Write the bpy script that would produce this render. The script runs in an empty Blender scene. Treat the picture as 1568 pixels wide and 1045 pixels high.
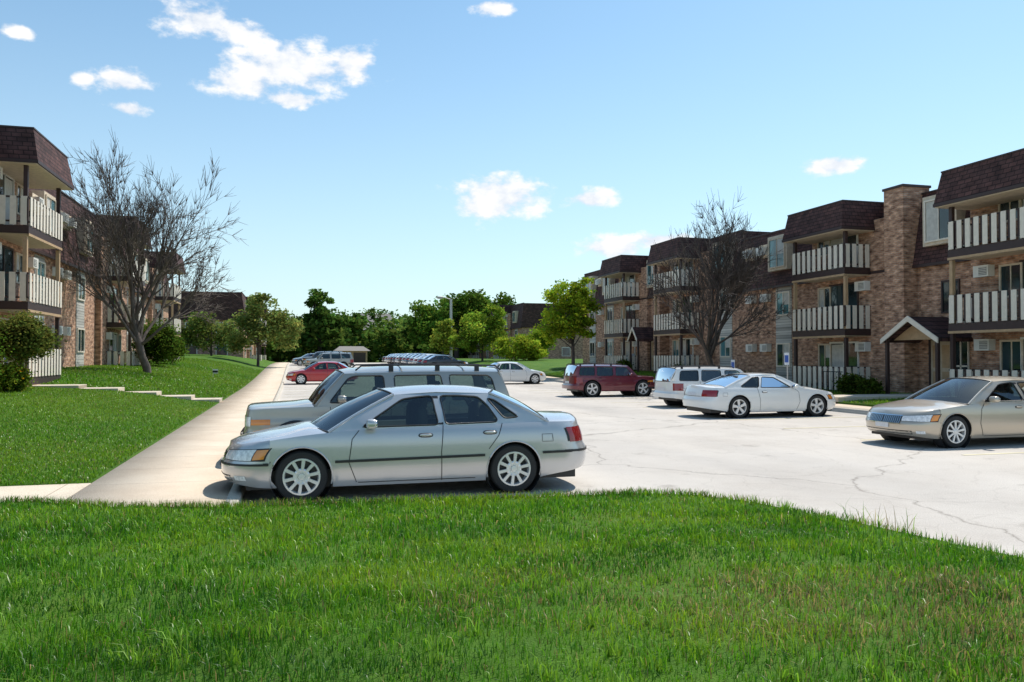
import bpy, bmesh, math, random, copy
import numpy as np
from mathutils import Vector, Matrix
random.seed(7); rng=np.random.default_rng(7)
S=bpy.context.scene
TH=math.radians(15.3)
# ------------------------------------------------------------ materials
MATS={}
def nodes(name):
    m=bpy.data.materials.new(name); m.use_nodes=True
    nt=m.node_tree; b=nt.nodes['Principled BSDF']; MATS[name]=m
    return m,nt,b
def N(nt,t,**k):
    n=nt.nodes.new(t)
    for a,v in k.items(): setattr(n,a,v)
    return n
def ramp(nt,stops):
    r=nt.nodes.new('ShaderNodeValToRGB'); e=r.color_ramp.elements
    while len(e)<len(stops): e.new(0.5)
    for i,(p,c) in enumerate(stops):
        e[i].position=p; e[i].color=(c[0],c[1],c[2],1)
    return r
def plain(name,col,rough=.6,metal=0,var=.12,scale=6,coat=0,spec=.5):
    m,nt,b=nodes(name)
    b.inputs['Roughness'].default_value=rough; b.inputs['Metallic'].default_value=metal
    b.inputs['Coat Weight'].default_value=coat; b.inputs['Coat Roughness'].default_value=.03
    b.inputs['Specular IOR Level'].default_value=spec
    tc=N(nt,'ShaderNodeTexCoord'); no=N(nt,'ShaderNodeTexNoise'); no.inputs['Scale'].default_value=scale; no.inputs['Detail'].default_value=4
    nt.links.new(tc.outputs['Object'],no.inputs['Vector'])
    lo=[c*(1-var) for c in col]; hi=[min(1,c*(1+var)) for c in col]
    r=ramp(nt,[(.3,lo),(.7,hi)])
    nt.links.new(no.outputs['Fac'],r.inputs['Fac']); nt.links.new(r.outputs['Color'],b.inputs['Base Color'])
    return m
def wallvec(nt):
    g=N(nt,'ShaderNodeNewGeometry'); s=N(nt,'ShaderNodeSeparateXYZ'); nt.links.new(g.outputs['Position'],s.inputs[0])
    a=N(nt,'ShaderNodeMath',operation='ADD'); nt.links.new(s.outputs['X'],a.inputs[0]); nt.links.new(s.outputs['Y'],a.inputs[1])
    c=N(nt,'ShaderNodeCombineXYZ'); nt.links.new(a.outputs[0],c.inputs['X']); nt.links.new(s.outputs['Z'],c.inputs['Y'])
    return c
def mult(nt,a,b,f=1):
    m=N(nt,'ShaderNodeMixRGB',blend_type='MULTIPLY'); m.inputs['Fac'].default_value=f
    nt.links.new(a,m.inputs['Color1']); nt.links.new(b,m.inputs['Color2']); return m.outputs[0]
def brickmat(name,c1,c2,mort,bw,bh,ms,cols=None,rough=.85):
    m,nt,b=nodes(name); v=wallvec(nt)
    t=N(nt,'ShaderNodeTexBrick'); t.offset=.5
    t.inputs['Color1'].default_value=(*c1,1); t.inputs['Color2'].default_value=(*c2,1); t.inputs['Mortar'].default_value=(*mort,1)
    t.inputs['Scale'].default_value=1; t.inputs['Brick Width'].default_value=bw; t.inputs['Row Height'].default_value=bh
    t.inputs['Mortar Size'].default_value=ms
    nt.links.new(v.outputs[0],t.inputs['Vector'])
    mp=N(nt,'ShaderNodeMapping'); mp.inputs['Scale'].default_value=(1/(bw*1.3),1/(bh*1.6),1)
    nt.links.new(v.outputs[0],mp.inputs['Vector'])
    no=N(nt,'ShaderNodeTexNoise'); no.inputs['Scale'].default_value=.9; no.inputs['Detail'].default_value=2
    nt.links.new(mp.outputs[0],no.inputs['Vector'])
    r=ramp(nt,cols or [(.3,(.6,.6,.6)),(.7,(1.3,1.3,1.3))]); nt.links.new(no.outputs['Fac'],r.inputs['Fac'])
    n2=N(nt,'ShaderNodeTexNoise'); n2.inputs['Scale'].default_value=.45; n2.inputs['Detail'].default_value=5
    nt.links.new(v.outputs[0],n2.inputs['Vector'])
    r2=ramp(nt,[(.3,(.82,.82,.84)),(.7,(1.12,1.1,1.08))]); nt.links.new(n2.outputs['Fac'],r2.inputs['Fac'])
    nt.links.new(mult(nt,mult(nt,t.outputs['Color'],r.outputs['Color']),r2.outputs['Color']),b.inputs['Base Color']); b.inputs['Roughness'].default_value=rough
    b.inputs['Specular IOR Level'].default_value=.25
    bp=N(nt,'ShaderNodeBump'); bp.inputs['Strength'].default_value=.4; bp.inputs['Distance'].default_value=.02
    nt.links.new(t.outputs['Fac'],bp.inputs['Height']); bp.invert=True; nt.links.new(bp.outputs[0],b.inputs['Normal'])
    return m
brick=brickmat('brick',(.52,.31,.20),(.36,.195,.125),(.40,.32,.26),.24,.08,.010,
     cols=[(.27,(.32,.27,.26)),(.42,(.80,.74,.72)),(.55,(1.1,1.05,1.0)),(.70,(1.65,1.65,1.65))])
shingle=brickmat('mansard_shingle',(.115,.056,.050),(.075,.039,.037),(.03,.017,.016),.32,.16,.016,rough=.8)
siding=brickmat('siding',(.52,.51,.47),(.50,.49,.45),(.25,.24,.22),8,.14,.012)
brown=plain('brown_trim',(.045,.024,.021),.55)
white=plain('white_slat',(.76,.68,.57),.5,var=.06)
beige=plain('beige_trim',(.62,.51,.38),.6)
tanpost=plain('tan_post',(.45,.30,.17),.6)
acm=plain('ac_white',(.74,.72,.66),.4,var=.05)
acd=plain('ac_grille',(.22,.22,.21),.5)
doorm=plain('door_beige',(.52,.42,.30),.5)
darkin=plain('dark_void',(.02,.02,.022),.8)
roofm=plain('flat_roof',(.24,.22,.20),.9)
curtain=plain('curtain',(.55,.53,.48),.8)
def glassw(name,col):
    m,nt,b=nodes(name); tc=N(nt,'ShaderNodeTexCoord'); no=N(nt,'ShaderNodeTexNoise'); no.inputs['Scale'].default_value=.8
    nt.links.new(tc.outputs['Object'],no.inputs['Vector'])
    r=ramp(nt,[(.4,[c*.4 for c in col]),(.6,[c*1.5 for c in col])]); nt.links.new(no.outputs['Fac'],r.inputs['Fac'])
    nt.links.new(r.outputs['Color'],b.inputs['Base Color'])
    b.inputs['Roughness'].default_value=.04; b.inputs['Specular IOR Level'].default_value=.9
    return m
wglass=glassw('window_glass',(.025,.045,.05)); wglass2=glassw('window_glass_teal_reflection',(.07,.17,.18))  # second glass carries bluish teal reflections painted into its base colour
def ground_mat(name,cols,scale,bump=.3,rough=.9,joint=None,crack=None,fine=(.78,1.15)):
    m,nt,b=nodes(name); g=N(nt,'ShaderNodeNewGeometry')
    n1=N(nt,'ShaderNodeTexNoise'); n1.inputs['Scale'].default_value=scale; n1.inputs['Detail'].default_value=8; n1.inputs['Roughness'].default_value=.7
    nt.links.new(g.outputs['Position'],n1.inputs['Vector'])
    r=ramp(nt,cols); nt.links.new(n1.outputs['Fac'],r.inputs['Fac'])
    n2=N(nt,'ShaderNodeTexNoise'); n2.inputs['Scale'].default_value=60; n2.inputs['Detail'].default_value=3
    nt.links.new(g.outputs['Position'],n2.inputs['Vector'])
    r2=ramp(nt,[(.3,(fine[0],)*3),(.7,(fine[1],)*3)]); nt.links.new(n2.outputs['Fac'],r2.inputs['Fac'])
    out=mult(nt,r.outputs['Color'],r2.outputs['Color'])
    if crack:
        nw=N(nt,'ShaderNodeTexNoise'); nw.inputs['Scale'].default_value=1.2; nw.inputs['Detail'].default_value=6
        nt.links.new(g.outputs['Position'],nw.inputs['Vector'])
        ad=N(nt,'ShaderNodeVectorMath',operation='MULTIPLY_ADD'); nt.links.new(nw.outputs['Color'],ad.inputs[0]); ad.inputs[1].default_value=(1.0,1.0,0); nt.links.new(g.outputs['Position'],ad.inputs[2])
        for sc_,wd,st in crack:
            vo=N(nt,'ShaderNodeTexVoronoi',feature='DISTANCE_TO_EDGE'); vo.inputs['Scale'].default_value=sc_
            nt.links.new(ad.outputs[0],vo.inputs['Vector'])
            rc=ramp(nt,[(0.0,(.40,.38,.36)),(wd,(1,1,1))]); nt.links.new(vo.outputs['Distance'],rc.inputs['Fac'])
            out=mult(nt,out,rc.outputs['Color'],st)
        n3=N(nt,'ShaderNodeTexNoise'); n3.inputs['Scale'].default_value=.09; n3.inputs['Detail'].default_value=5
        mp=N(nt,'ShaderNodeMapping'); mp.inputs['Scale'].default_value=(3,.6,1); nt.links.new(g.outputs['Position'],mp.inputs['Vector']); nt.links.new(mp.outputs[0],n3.inputs['Vector'])
        r3=ramp(nt,[(.35,(.86,.86,.87)),(.6,(1.04,1.03,1.02))]); nt.links.new(n3.outputs['Fac'],r3.inputs['Fac']); out=mult(nt,out,r3.outputs['Color'])
        n4=N(nt,'ShaderNodeTexNoise'); n4.inputs['Scale'].default_value=.8; n4.inputs['Detail'].default_value=7; n4.inputs['Roughness'].default_value=.75
        nt.links.new(g.outputs['Position'],n4.inputs['Vector'])
        r4=ramp(nt,[(.30,(.68,.67,.66)),(.42,(1,1,1))]); nt.links.new(n4.outputs['Fac'],r4.inputs['Fac']); out=mult(nt,out,r4.outputs['Color'])
    if joint:
        s=N(nt,'ShaderNodeSeparateXYZ'); nt.links.new(g.outputs['Position'],s.inputs[0])
        d=N(nt,'ShaderNodeMath',operation='DIVIDE'); nt.links.new(s.outputs[joint[0]],d.inputs[0]); d.inputs[1].default_value=joint[1]
        fr=N(nt,'ShaderNodeMath',operation='FRACT'); nt.links.new(d.outputs[0],fr.inputs[0])
        rc=ramp(nt,[(0.0,(.6,.57,.53)),(.010,(.6,.57,.53)),(.013,(1,1,1))]); nt.links.new(fr.outputs[0],rc.inputs['Fac'])
        out=mult(nt,out,rc.outputs['Color'])
    nt.links.new(out,b.inputs['Base Color']); b.inputs['Roughness'].default_value=rough; b.inputs['Specular IOR Level'].default_value=.2
    bp=N(nt,'ShaderNodeBump'); bp.inputs['Strength'].default_value=bump; bp.inputs['Distance'].default_value=.02
    nt.links.new(n2.outputs['Fac'],bp.inputs['Height']); nt.links.new(bp.outputs[0],b.inputs['Normal'])
    return m
lotm=ground_mat('lot_asphalt',[(.3,(.49,.445,.395)),(.5,(.555,.512,.458)),(.7,(.60,.558,.505))],.35,crack=[(.13,.0045,.65),(.9,.012,.17)],fine=(.84,1.12))
walkm=ground_mat('walk_concrete',[(.3,(.57,.455,.34)),(.6,(.67,.56,.435)),(.75,(.71,.61,.49))],.8,joint=('Y',1.5))
walkx=ground_mat('path_concrete',[(.3,(.54,.46,.36)),(.6,(.64,.56,.45))],.8,joint=('X',1.5))
kerbm=ground_mat('kerb_concrete',[(.3,(.48,.43,.35)),(.6,(.58,.53,.45))],1.5,joint=('Y',3.0))
grassm=ground_mat('lawn_soil',[(.3,(.035,.09,.006)),(.5,(.065,.15,.010)),(.7,(.11,.17,.018))],.5,bump=1)
farg=ground_mat('far_grass',[(.3,(.07,.14,.015)),(.7,(.12,.19,.025))],.05)
stripe=plain('stripe_paint',(.66,.59,.38),.7,var=.2,scale=3)
def attrmat(name,trans=.4,rough=.55,spec=.3,simple=False):
    m,nt,b=nodes(name)
    a=N(nt,'ShaderNodeAttribute',attribute_name='col')
    if simple: nt.nodes.remove(b); b=N(nt,'ShaderNodeBsdfDiffuse'); nt.links.new(a.outputs['Color'],b.inputs['Color'])
    else:
        nt.links.new(a.outputs['Color'],b.inputs['Base Color']); b.inputs['Roughness'].default_value=rough; b.inputs['Specular IOR Level'].default_value=spec
    tr=N(nt,'ShaderNodeBsdfTranslucent'); nt.links.new(a.outputs['Color'],tr.inputs['Color'])
    mx=N(nt,'ShaderNodeMixShader'); mx.inputs[0].default_value=trans
    nt.links.new(b.outputs[0],mx.inputs[1]); nt.links.new(tr.outputs[0],mx.inputs[2])
    nt.links.new(mx.outputs[0],nt.nodes['Material Output'].inputs['Surface'])
    return m
bladem=attrmat('grass_blade',.42,.40,.5); leafm=attrmat('leaf',.45,simple=True)
bark=plain('bark',(.115,.09,.075),.9,var=.3,scale=5); bark2=plain('bark_dark',(.085,.065,.055),.9,var=.3)
# ------------------------------------------------------------ mesh builder
class MB:
    def __init__(s): s.v=[];s.f=[];s.m=[];s.mats=[]
    def mi(s,mat):
        if mat not in s.mats: s.mats.append(mat)
        return s.mats.index(mat)
    def add(s,vs,fs,mat):
        o=len(s.v); k=s.mi(mat); s.v.extend([tuple(p) for p in vs])
        for f in fs: s.f.append(tuple(i+o for i in f)); s.m.append(k)
    def box(s,x0,x1,y0,y1,z0,z1,mat):
        s.add([(x,y,z) for x in(x0,x1) for y in(y0,y1) for z in(z0,z1)],
              [(0,1,3,2),(4,6,7,5),(0,4,5,1),(2,3,7,6),(0,2,6,4),(1,5,7,3)],mat)
    def prism(s,b,t,mat):
        n=len(b); s.add(list(b)+list(t),[tuple(range(n))[::-1],tuple(range(n,2*n))]+[(i,(i+1)%n,n+(i+1)%n,n+i) for i in range(n)],mat)
    def tube(s,pts,rs,n,mat,closed=False,cap=True):
        vs=[];P=[Vector(p) for p in pts]; m=len(P)
        for i,p in enumerate(P):
            if closed: d=P[(i+1)%m]-P[i-1]
            else: d=P[min(i+1,m-1)]-P[max(i-1,0)]
            if d.length>0: d.normalize()
            a=d.cross(Vector((0,0,1)) if abs(d.z)<.9 else Vector((1,0,0))); a.normalize(); b=d.cross(a)
            r=rs[i] if hasattr(rs,'__len__') else rs
            for k in range(n):
                t=2*math.pi*k/n; vs.append(p+a*math.cos(t)*r+b*math.sin(t)*r)
        fs=[]
        for i in range(m if closed else m-1):
            j=(i+1)%m
            for k in range(n): fs.append((i*n+k,i*n+(k+1)%n,j*n+(k+1)%n,j*n+k))
        if cap and not closed: fs.append(tuple(range(n))); fs.append(tuple(range((m-1)*n,m*n)))
        s.add(vs,fs,mat)
    def lathe(s,prof,c,n,mat,sg=1):
        vs=[]
        for r,y in prof:
            for k in range(n):
                t=2*math.pi*k/n; vs.append((c[0]+r*math.cos(t),c[1]+sg*y,c[2]+r*math.sin(t)))
        fs=[(i*n+k,i*n+(k+1)%n,(i+1)*n+(k+1)%n,(i+1)*n+k) for i in range(len(prof)-1) for k in range(n)]
        s.add(vs,fs,mat)
    def ell(s,c,r,mat,n=12,m=8,p=1.0):
        vs=[];fs=[]
        def sp(a): return math.copysign(abs(a)**p,a)
        for i in range(m+1):
            ph=-math.pi/2+math.pi*i/m
            for k in range(n):
                t=2*math.pi*k/n
                vs.append((c[0]+r[0]*sp(math.cos(ph))*sp(math.cos(t)),c[1]+r[1]*sp(math.cos(ph))*sp(math.sin(t)),c[2]+r[2]*sp(math.sin(ph))))
        for i in range(m):
            for k in range(n): fs.append((i*n+k,i*n+(k+1)%n,(i+1)*n+(k+1)%n,(i+1)*n+k))
        s.add(vs,fs,mat)
    def obj(s,name,parent=None,smooth=None,recalc=True,bevel=0):
        me=bpy.data.meshes.new(name); me.from_pydata(s.v,[],s.f)
        for m in s.mats: me.materials.append(m)
        me.polygons.foreach_set('material_index',s.m)
        if recalc:
            bm=bmesh.new(); bm.from_mesh(me)
            bmesh.ops.remove_doubles(bm,verts=bm.verts,dist=1e-5)
            bmesh.ops.recalc_face_normals(bm,faces=bm.faces); bm.to_mesh(me); bm.free()
        if smooth is not None:
            me.shade_smooth(); me.set_sharp_from_angle(angle=math.radians(smooth))
        me.update()
        o=bpy.data.objects.new(name,me); S.collection.objects.link(o)
        if parent: o.parent=parent
        if bevel:
            b=o.modifiers.new('bevel','BEVEL'); b.width=bevel; b.segments=2; b.limit_method='ANGLE'
        return o
def empty(name,loc=(0,0,0),rz=0):
    e=bpy.data.objects.new(name,None); S.collection.objects.link(e); e.location=loc; e.rotation_euler=(0,0,rz); e.empty_display_size=.3
    return e
def fastmesh(name,V,F,mat,col=None,parent=None,smooth=False):
    me=bpy.data.meshes.new(name); nv=len(V); nf=len(F); k=F.shape[1]
    me.vertices.add(nv); me.vertices.foreach_set('co',V.astype(np.float32).ravel())
    me.loops.add(nf*k); me.loops.foreach_set('vertex_index',F.astype(np.int32).ravel())
    me.polygons.add(nf); me.polygons.foreach_set('loop_start',np.arange(0,nf*k,k,dtype=np.int32))
    me.update(calc_edges=True)
    if col is not None:
        a=me.attributes.new('col','FLOAT_COLOR','POINT'); c=np.ones((nv,4),np.float32); c[:,:3]=col; a.data.foreach_set('color',c.ravel())
    me.materials.append(mat)
    if smooth: me.shade_smooth()
    o=bpy.data.objects.new(name,me); S.collection.objects.link(o)
    if parent: o.parent=parent
    return o
def sstep(a): a=np.clip(a,0,1); return a*a*(3-2*a)
def nz(x,y,sc=1,seed=0):
    r=np.random.default_rng(seed); o=0
    for i in range(7):
        a=r.uniform(0,6.28); f=sc*(.6+.5*i); o=o+np.sin((x*math.cos(a)+y*math.sin(a))*f+r.uniform(0,6.28))/(1+.35*i)
    return o/2.6
# ------------------------------------------------------------ terrain heights
def LZ(y): return .75*sstep((np.asarray(y,float)-42)/60)
EX=[-60,-3,-2,-.8,4.3,4.9,5.3,5.66,6.08,6.8,8,9.2]; EY=[10.85,10.75,10.1,9.8,9.35,9.05,8.4,7.2,5.5,3,0,-6]
def yE(x): return np.interp(x,EX,EY)+.035*nz(np.asarray(x,float),0*np.asarray(x,float),5,77)
def hF(x,y): return .135+.17*sstep((yE(x)-y)/6.5)+.015*nz(x,y,1.1,3)*sstep((yE(x)-y)/1.0)
def hL(x,y):
    x=np.asarray(x,float); y=np.asarray(y,float)
    r=np.interp(-x,[2.7,3.6,4.87,6.16,7.43,10,14],[.12,.2,.42,.59,.70,.82,.9])-.12
    k=sstep((y-11)/20)
    return LZ(y)+.12+r*k+np.interp(-x,[2.7,6,8],[0,.3,.45])*sstep((y-32)/10)+.02*nz(x,y,.7,5)*np.clip((-x-2.7),0,1)
def hR(x,y): return LZ(y)+.12+np.interp(x,[17.6,20,24],[0,.1,.2])+.35*sstep((np.asarray(y,float)-38)/12)*sstep((np.asarray(x,float)-18)/4)
def gridobj(name,xs,ys,h,mat,skirt=.3):
    X,Y=np.meshgrid(xs,ys); Z=h(X,Y); nx,ny=len(xs),len(ys)
    V=np.stack([X.ravel(),Y.ravel(),np.broadcast_to(Z,X.shape).ravel()],1)
    i=np.arange(nx*ny).reshape(ny,nx)
    F=np.stack([i[:-1,:-1].ravel(),i[:-1,1:].ravel(),i[1:,1:].ravel(),i[1:,:-1].ravel()],1)
    if skirt:
        loop=np.concatenate([i[0,:],i[1:,-1],i[-1,-2::-1],i[-2:0:-1,0]]); n=len(loop); o=len(V)
        sk=V[loop].copy(); sk[:,2]-=skirt; V=np.vstack([V,sk]); j=np.arange(n); jn=(j+1)%n
        F=np.vstack([F,np.stack([loop[j],o+j,o+jn,loop[jn]],1)])
    return fastmesh(name,V,F,mat)
def rr(a,b,s): return np.linspace(a,b,max(2,int(abs(b-a)/s)+1))
gx=np.unique(np.concatenate([rr(-900,-80,80),rr(-80,100,10),rr(100,900,80)])); gy_=np.unique(np.concatenate([rr(-100,30,10),rr(30,120,5),rr(120,1500,100)]))
gridobj('ground',gx,gy_,lambda x,y:LZ(y)-.06,farg,0)
gridobj('parking_lot',rr(-.65,17.6,3),np.concatenate([[-25],rr(0,9,3),rr(10,132,3)]),lambda x,y:LZ(y)+0*x,lotm,.0)
gridobj('lawn',rr(-40,-2.72,.6),rr(12.2,31.9,.6),hL,grassm)
gridobj('lawn',rr(-40,-2.72,.6),rr(33.1,130,.9),hL,grassm)
gridobj('lawn',rr(19.2,60,1.2),rr(-20,62,1.2),hR,grassm)
gridobj('lawn',rr(17.75,60,1.2),rr(62,135,2),hR,grassm)
def front():
    xs=np.unique(np.concatenate([rr(-40,-6,2),rr(-6,9.2,.1),np.array(EX[1:])])); nr=50
    e=yE(xs); T=np.linspace(0,1,nr)[:,None]; X=np.repeat(xs[None,:],nr,0)
    Y=-9+(1-(1-T)**1.5)*(e[None,:]+9); Z=hF(X,Y)
    V=np.stack([X.ravel(),Y.ravel(),Z.ravel()],1); n=len(xs); i=np.arange(nr*n).reshape(nr,n)
    F=np.stack([i[:-1,:-1].ravel(),i[:-1,1:].ravel(),i[1:,1:].ravel(),i[1:,:-1].ravel()],1)
    o=len(V); sk=V[i[-1]].copy(); sk[:,2]-=.3; V=np.vstack([V,sk]); j=np.arange(n-1)
    F=np.vstack([F,np.stack([i[-1][j],i[-1][j+1],o+j+1,o+j],1)])
    fastmesh('lawn',V,F,grassm)
front()
gridobj('sidewalk',np.array([-2.7,-.80]),rr(9.7,126,1.5),lambda x,y:LZ(y)+.115+0*x,walkm)
gridobj('kerb',np.array([-.795,-.64]),rr(9.6,126,1.5),lambda x,y:LZ(y)+.12+0*x,kerbm)
gridobj('footpath',rr(-40,-2.705,1.5),np.array([10.6,12.2]),lambda x,y:.119+0*x,walkx)
gridobj('kerb',np.array([17.6,17.76]),rr(-20,126,1.5),lambda x,y:LZ(y)+.13+0*x,kerbm)
gridobj('sidewalk',np.array([17.765,19.2]),rr(-20,62,1.5),lambda x,y:LZ(y)+.125+0*x,walkm)
mb=MB(); pts=[]
for x in np.linspace(-.6,9.0,160): pts.append((x,float(yE(x))))
for a,b in zip(pts[:-1],pts[1:]):
    mb.add([(a[0],a[1]-.02,.115),(b[0],b[1]-.02,.115),(b[0]+.03,b[1]+.05,.08),(a[0]+.03,a[1]+.05,.08),(b[0]+.06,b[1]+.11,-.02),(a[0]+.06,a[1]+.11,-.02)],[(0,1,2,3),(3,2,4,5)],kerbm)
mb.obj('lawn_kerb',recalc=False)
mb=MB()
steps=[(-2.7,-3.7,.17),(-3.7,-4.9,.30),(-4.9,-6.2,.46),(-6.2,-7.5,.62),(-7.5,-10.4,.74)]
for a,b,z in steps: mb.box(b,a,31.9,33.1,z-.35,z+.07,walkx)
mb.obj('footpath_steps',bevel=.01)
mb=MB(); mb.box(19.2,24.7,25.0,26.6,.1,.36,walkx); mb.obj('footpath')
mb=MB()
def sl(x0,x1,y,w=.1): mb.box(x0,x1,y-w/2,y+w/2,float(LZ(y))+.002,float(LZ(y))+.006,stripe)
for y in [12.75,15.5,18.2,21,23.8]+[26.6+2.75*i for i in range(9)]: sl(-.5,4.4,y,.09)
for y in [12.3,15.1,18,20.8,23.9,26.6,29.6,32.5,35.6,38.4,41.2]: sl(12.2,17.4,y,.09)
mb.obj('parking_lines')
# ------------------------------------------------------------ grass blades
def blades(name,P,h,w,seed,colf):
    r=np.random.default_rng(seed); n=len(P)
    a=r.uniform(0,2*np.pi,n); la=r.uniform(0,2*np.pi,n); lean=np.abs(r.normal(0,.55,n))+.1
    hh=h*r.uniform(.5,1.4,n); ww=w*r.uniform(.7,1.3,n)
    dx=np.cos(a)*ww/2; dy=np.sin(a)*ww/2; lx=np.cos(la)*lean*hh; ly=np.sin(la)*lean*hh
    B=P; z0=np.zeros(n)
    bl=B+np.stack([-dx,-dy,z0-.01],1); br=B+np.stack([dx,dy,z0-.01],1)
    ml=B+np.stack([-dx*.8+lx*.35,-dy*.8+ly*.35,hh*.6],1); mr=B+np.stack([dx*.8+lx*.35,dy*.8+ly*.35,hh*.6],1)
    tp=B+np.stack([lx,ly,hh*np.clip(1.05-.35*lean,.4,1)],1)
    V=np.stack([bl,br,ml,mr,tp],1).reshape(-1,3); i=np.arange(n)*5
    F=np.concatenate([np.stack([i,i+1,i+3],1),np.stack([i,i+3,i+2],1),np.stack([i+2,i+3,i+4],1)])
    return fastmesh(name,V,F,bladem,np.repeat(colf(P,r),5,0))
def gcol(P,r):
    n=len(P); g=np.array([.11,.31,.008]); y=np.array([.26,.40,.016]); d=np.array([.04,.15,.005]); dry=np.array([.42,.31,.12])
    X,Y=P[:,0],P[:,1]
    stripe_=.07*np.sign(np.sin((X*.25+Y)*2*np.pi/1.15))
    t=np.clip(.50+.42*nz(X,Y,1.0,11)+.40*nz(X,Y,4.5,14)+stripe_+r.normal(0,.22,n),0,1)[:,None]
    c=np.where(t<.5,d+(g-d)*t*2,g+(y-g)*(t-.5)*2)
    k=np.clip(nz(X,Y,1.1,23)*1.0-.10+.13*(X-.5)-.20*(Y-4.8),0,1)
    e=np.clip(1-(yE(X)-Y)/.16,0,1)*.4
    dm=(r.random(n)<.04+.48*k+e)[:,None]
    c=np.where(dm,dry*r.uniform(.45,1.2,(n,1)),c)
    return c*r.uniform(.55,1.4,(n,1))
def scat(n,x0,x1,y0,y1,seed):
    r=np.random.default_rng(seed); return r.uniform(x0,x1,n),r.uniform(y0,y1,n),r
x,y,r=scat(540000,-9,8.2,1.2,10.9,1)
D=x*math.sin(TH)+y*math.cos(TH); R=x*math.cos(TH)-y*math.sin(TH)
keep=(y<yE(x)-.01)&(D>2.6)&(np.abs(R)<.78*D+1.0)&(r.random(len(x))<np.clip(4.5/D,.35,1)*(.70+.42*nz(x,y,3,8)))
x=x[keep];y=y[keep]; P=np.stack([x,y,hF(x,y)],1)
tuft=np.clip(1+.45*nz(x,y,2.6,31)+.38*nz(x,y,8,32),.4,2.0); Dk=D[keep]
blades('lawn_grass',P,.062*tuft,.006*np.clip(Dk/5,.9,2.2),2,gcol)
n=9000; r=np.random.default_rng(5); x=r.uniform(-9,8,n); y=yE(x)-np.abs(r.normal(0,.07,n))
P=np.stack([x,y,hF(x,y)],1); blades('lawn_grass',P,.08,.006,6,gcol)
r=np.random.default_rng(17); nc=420; cx=r.uniform(-6,7,nc); cy=r.uniform(2.2,9.3,nc); m_=22
x=(cx[:,None]+r.normal(0,.035,(nc,m_))).ravel(); y=(cy[:,None]+r.normal(0,.035,(nc,m_))).ravel(); k=y<yE(x)-.05; x=x[k];y=y[k]
blades('lawn_grass',np.stack([x,y,hF(x,y)],1),.115,.0075,7,lambda P,r:np.array([.24,.44,.03])[None,:]*r.uniform(.5,1.3,(len(P),1)))
n=40; r=np.random.default_rng(8); x=5.75+r.normal(0,.05,n); y=yE(x)-.03+r.normal(0,.03,n); blades('weed',np.stack([x,y,.12+0*x],1),.26,.006,9,gcol)
def gcolL(P,r):
    n=len(P); g=np.array([.105,.28,.009]); y=np.array([.23,.36,.02]); dry=np.array([.32,.28,.10])
    t=np.clip(.5+.5*nz(P[:,0],P[:,1],.5,12)+r.normal(0,.25,n),0,1)[:,None]
    c=g+(y-g)*t; dm=(r.random(n)<.07)[:,None]; c=np.where(dm,dry,c); return c*r.uniform(.6,1.25,(n,1))
x,y,r=scat(150000,-14,-2.74,12.2,31.9,9); k=r.random(len(x))<np.clip(14/y,0,1); x=x[k];y=y[k]
blades('lawn_grass',np.stack([x,y,hL(x,y)],1),.05,.016*np.repeat(1,len(x)),10,gcolL)
x,y,r=scat(90000,-14,-2.74,33.1,75,13); k=r.random(len(x))<np.clip(34/y,0,1); x=x[k];y=y[k]
blades('lawn_grass',np.stack([x,y,hL(x,y)],1),.07,.035,14,gcolL)
x,y,r=scat(50000,19.25,24.6,12,60,15); k=~((y>24.9)&(y<26.7)); x=x[k];y=y[k]
blades('lawn_grass',np.stack([x,y,hR(x,y)],1),.07,.03,16,gcolL)
mb=MB(); lf=plain('dry_leaf',(.66,.38,.24),.7)
for (lx_,ly_,s_) in ((-1.62,4.72,1.2),(-1.57,4.80,.8)):
    z_=float(hF(lx_,ly_))+.08; mb.add([(lx_-.045*s_,ly_,z_),(lx_,ly_-.03*s_,z_+.025),(lx_+.04*s_,ly_+.01,z_+.05*s_),(lx_+.005,ly_+.04*s_,z_+.03),(lx_-.04*s_,ly_+.03,z_+.055*s_)],[(0,1,2,3,4)],lf)
mb.obj('fallen_leaf',recalc=False)
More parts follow.
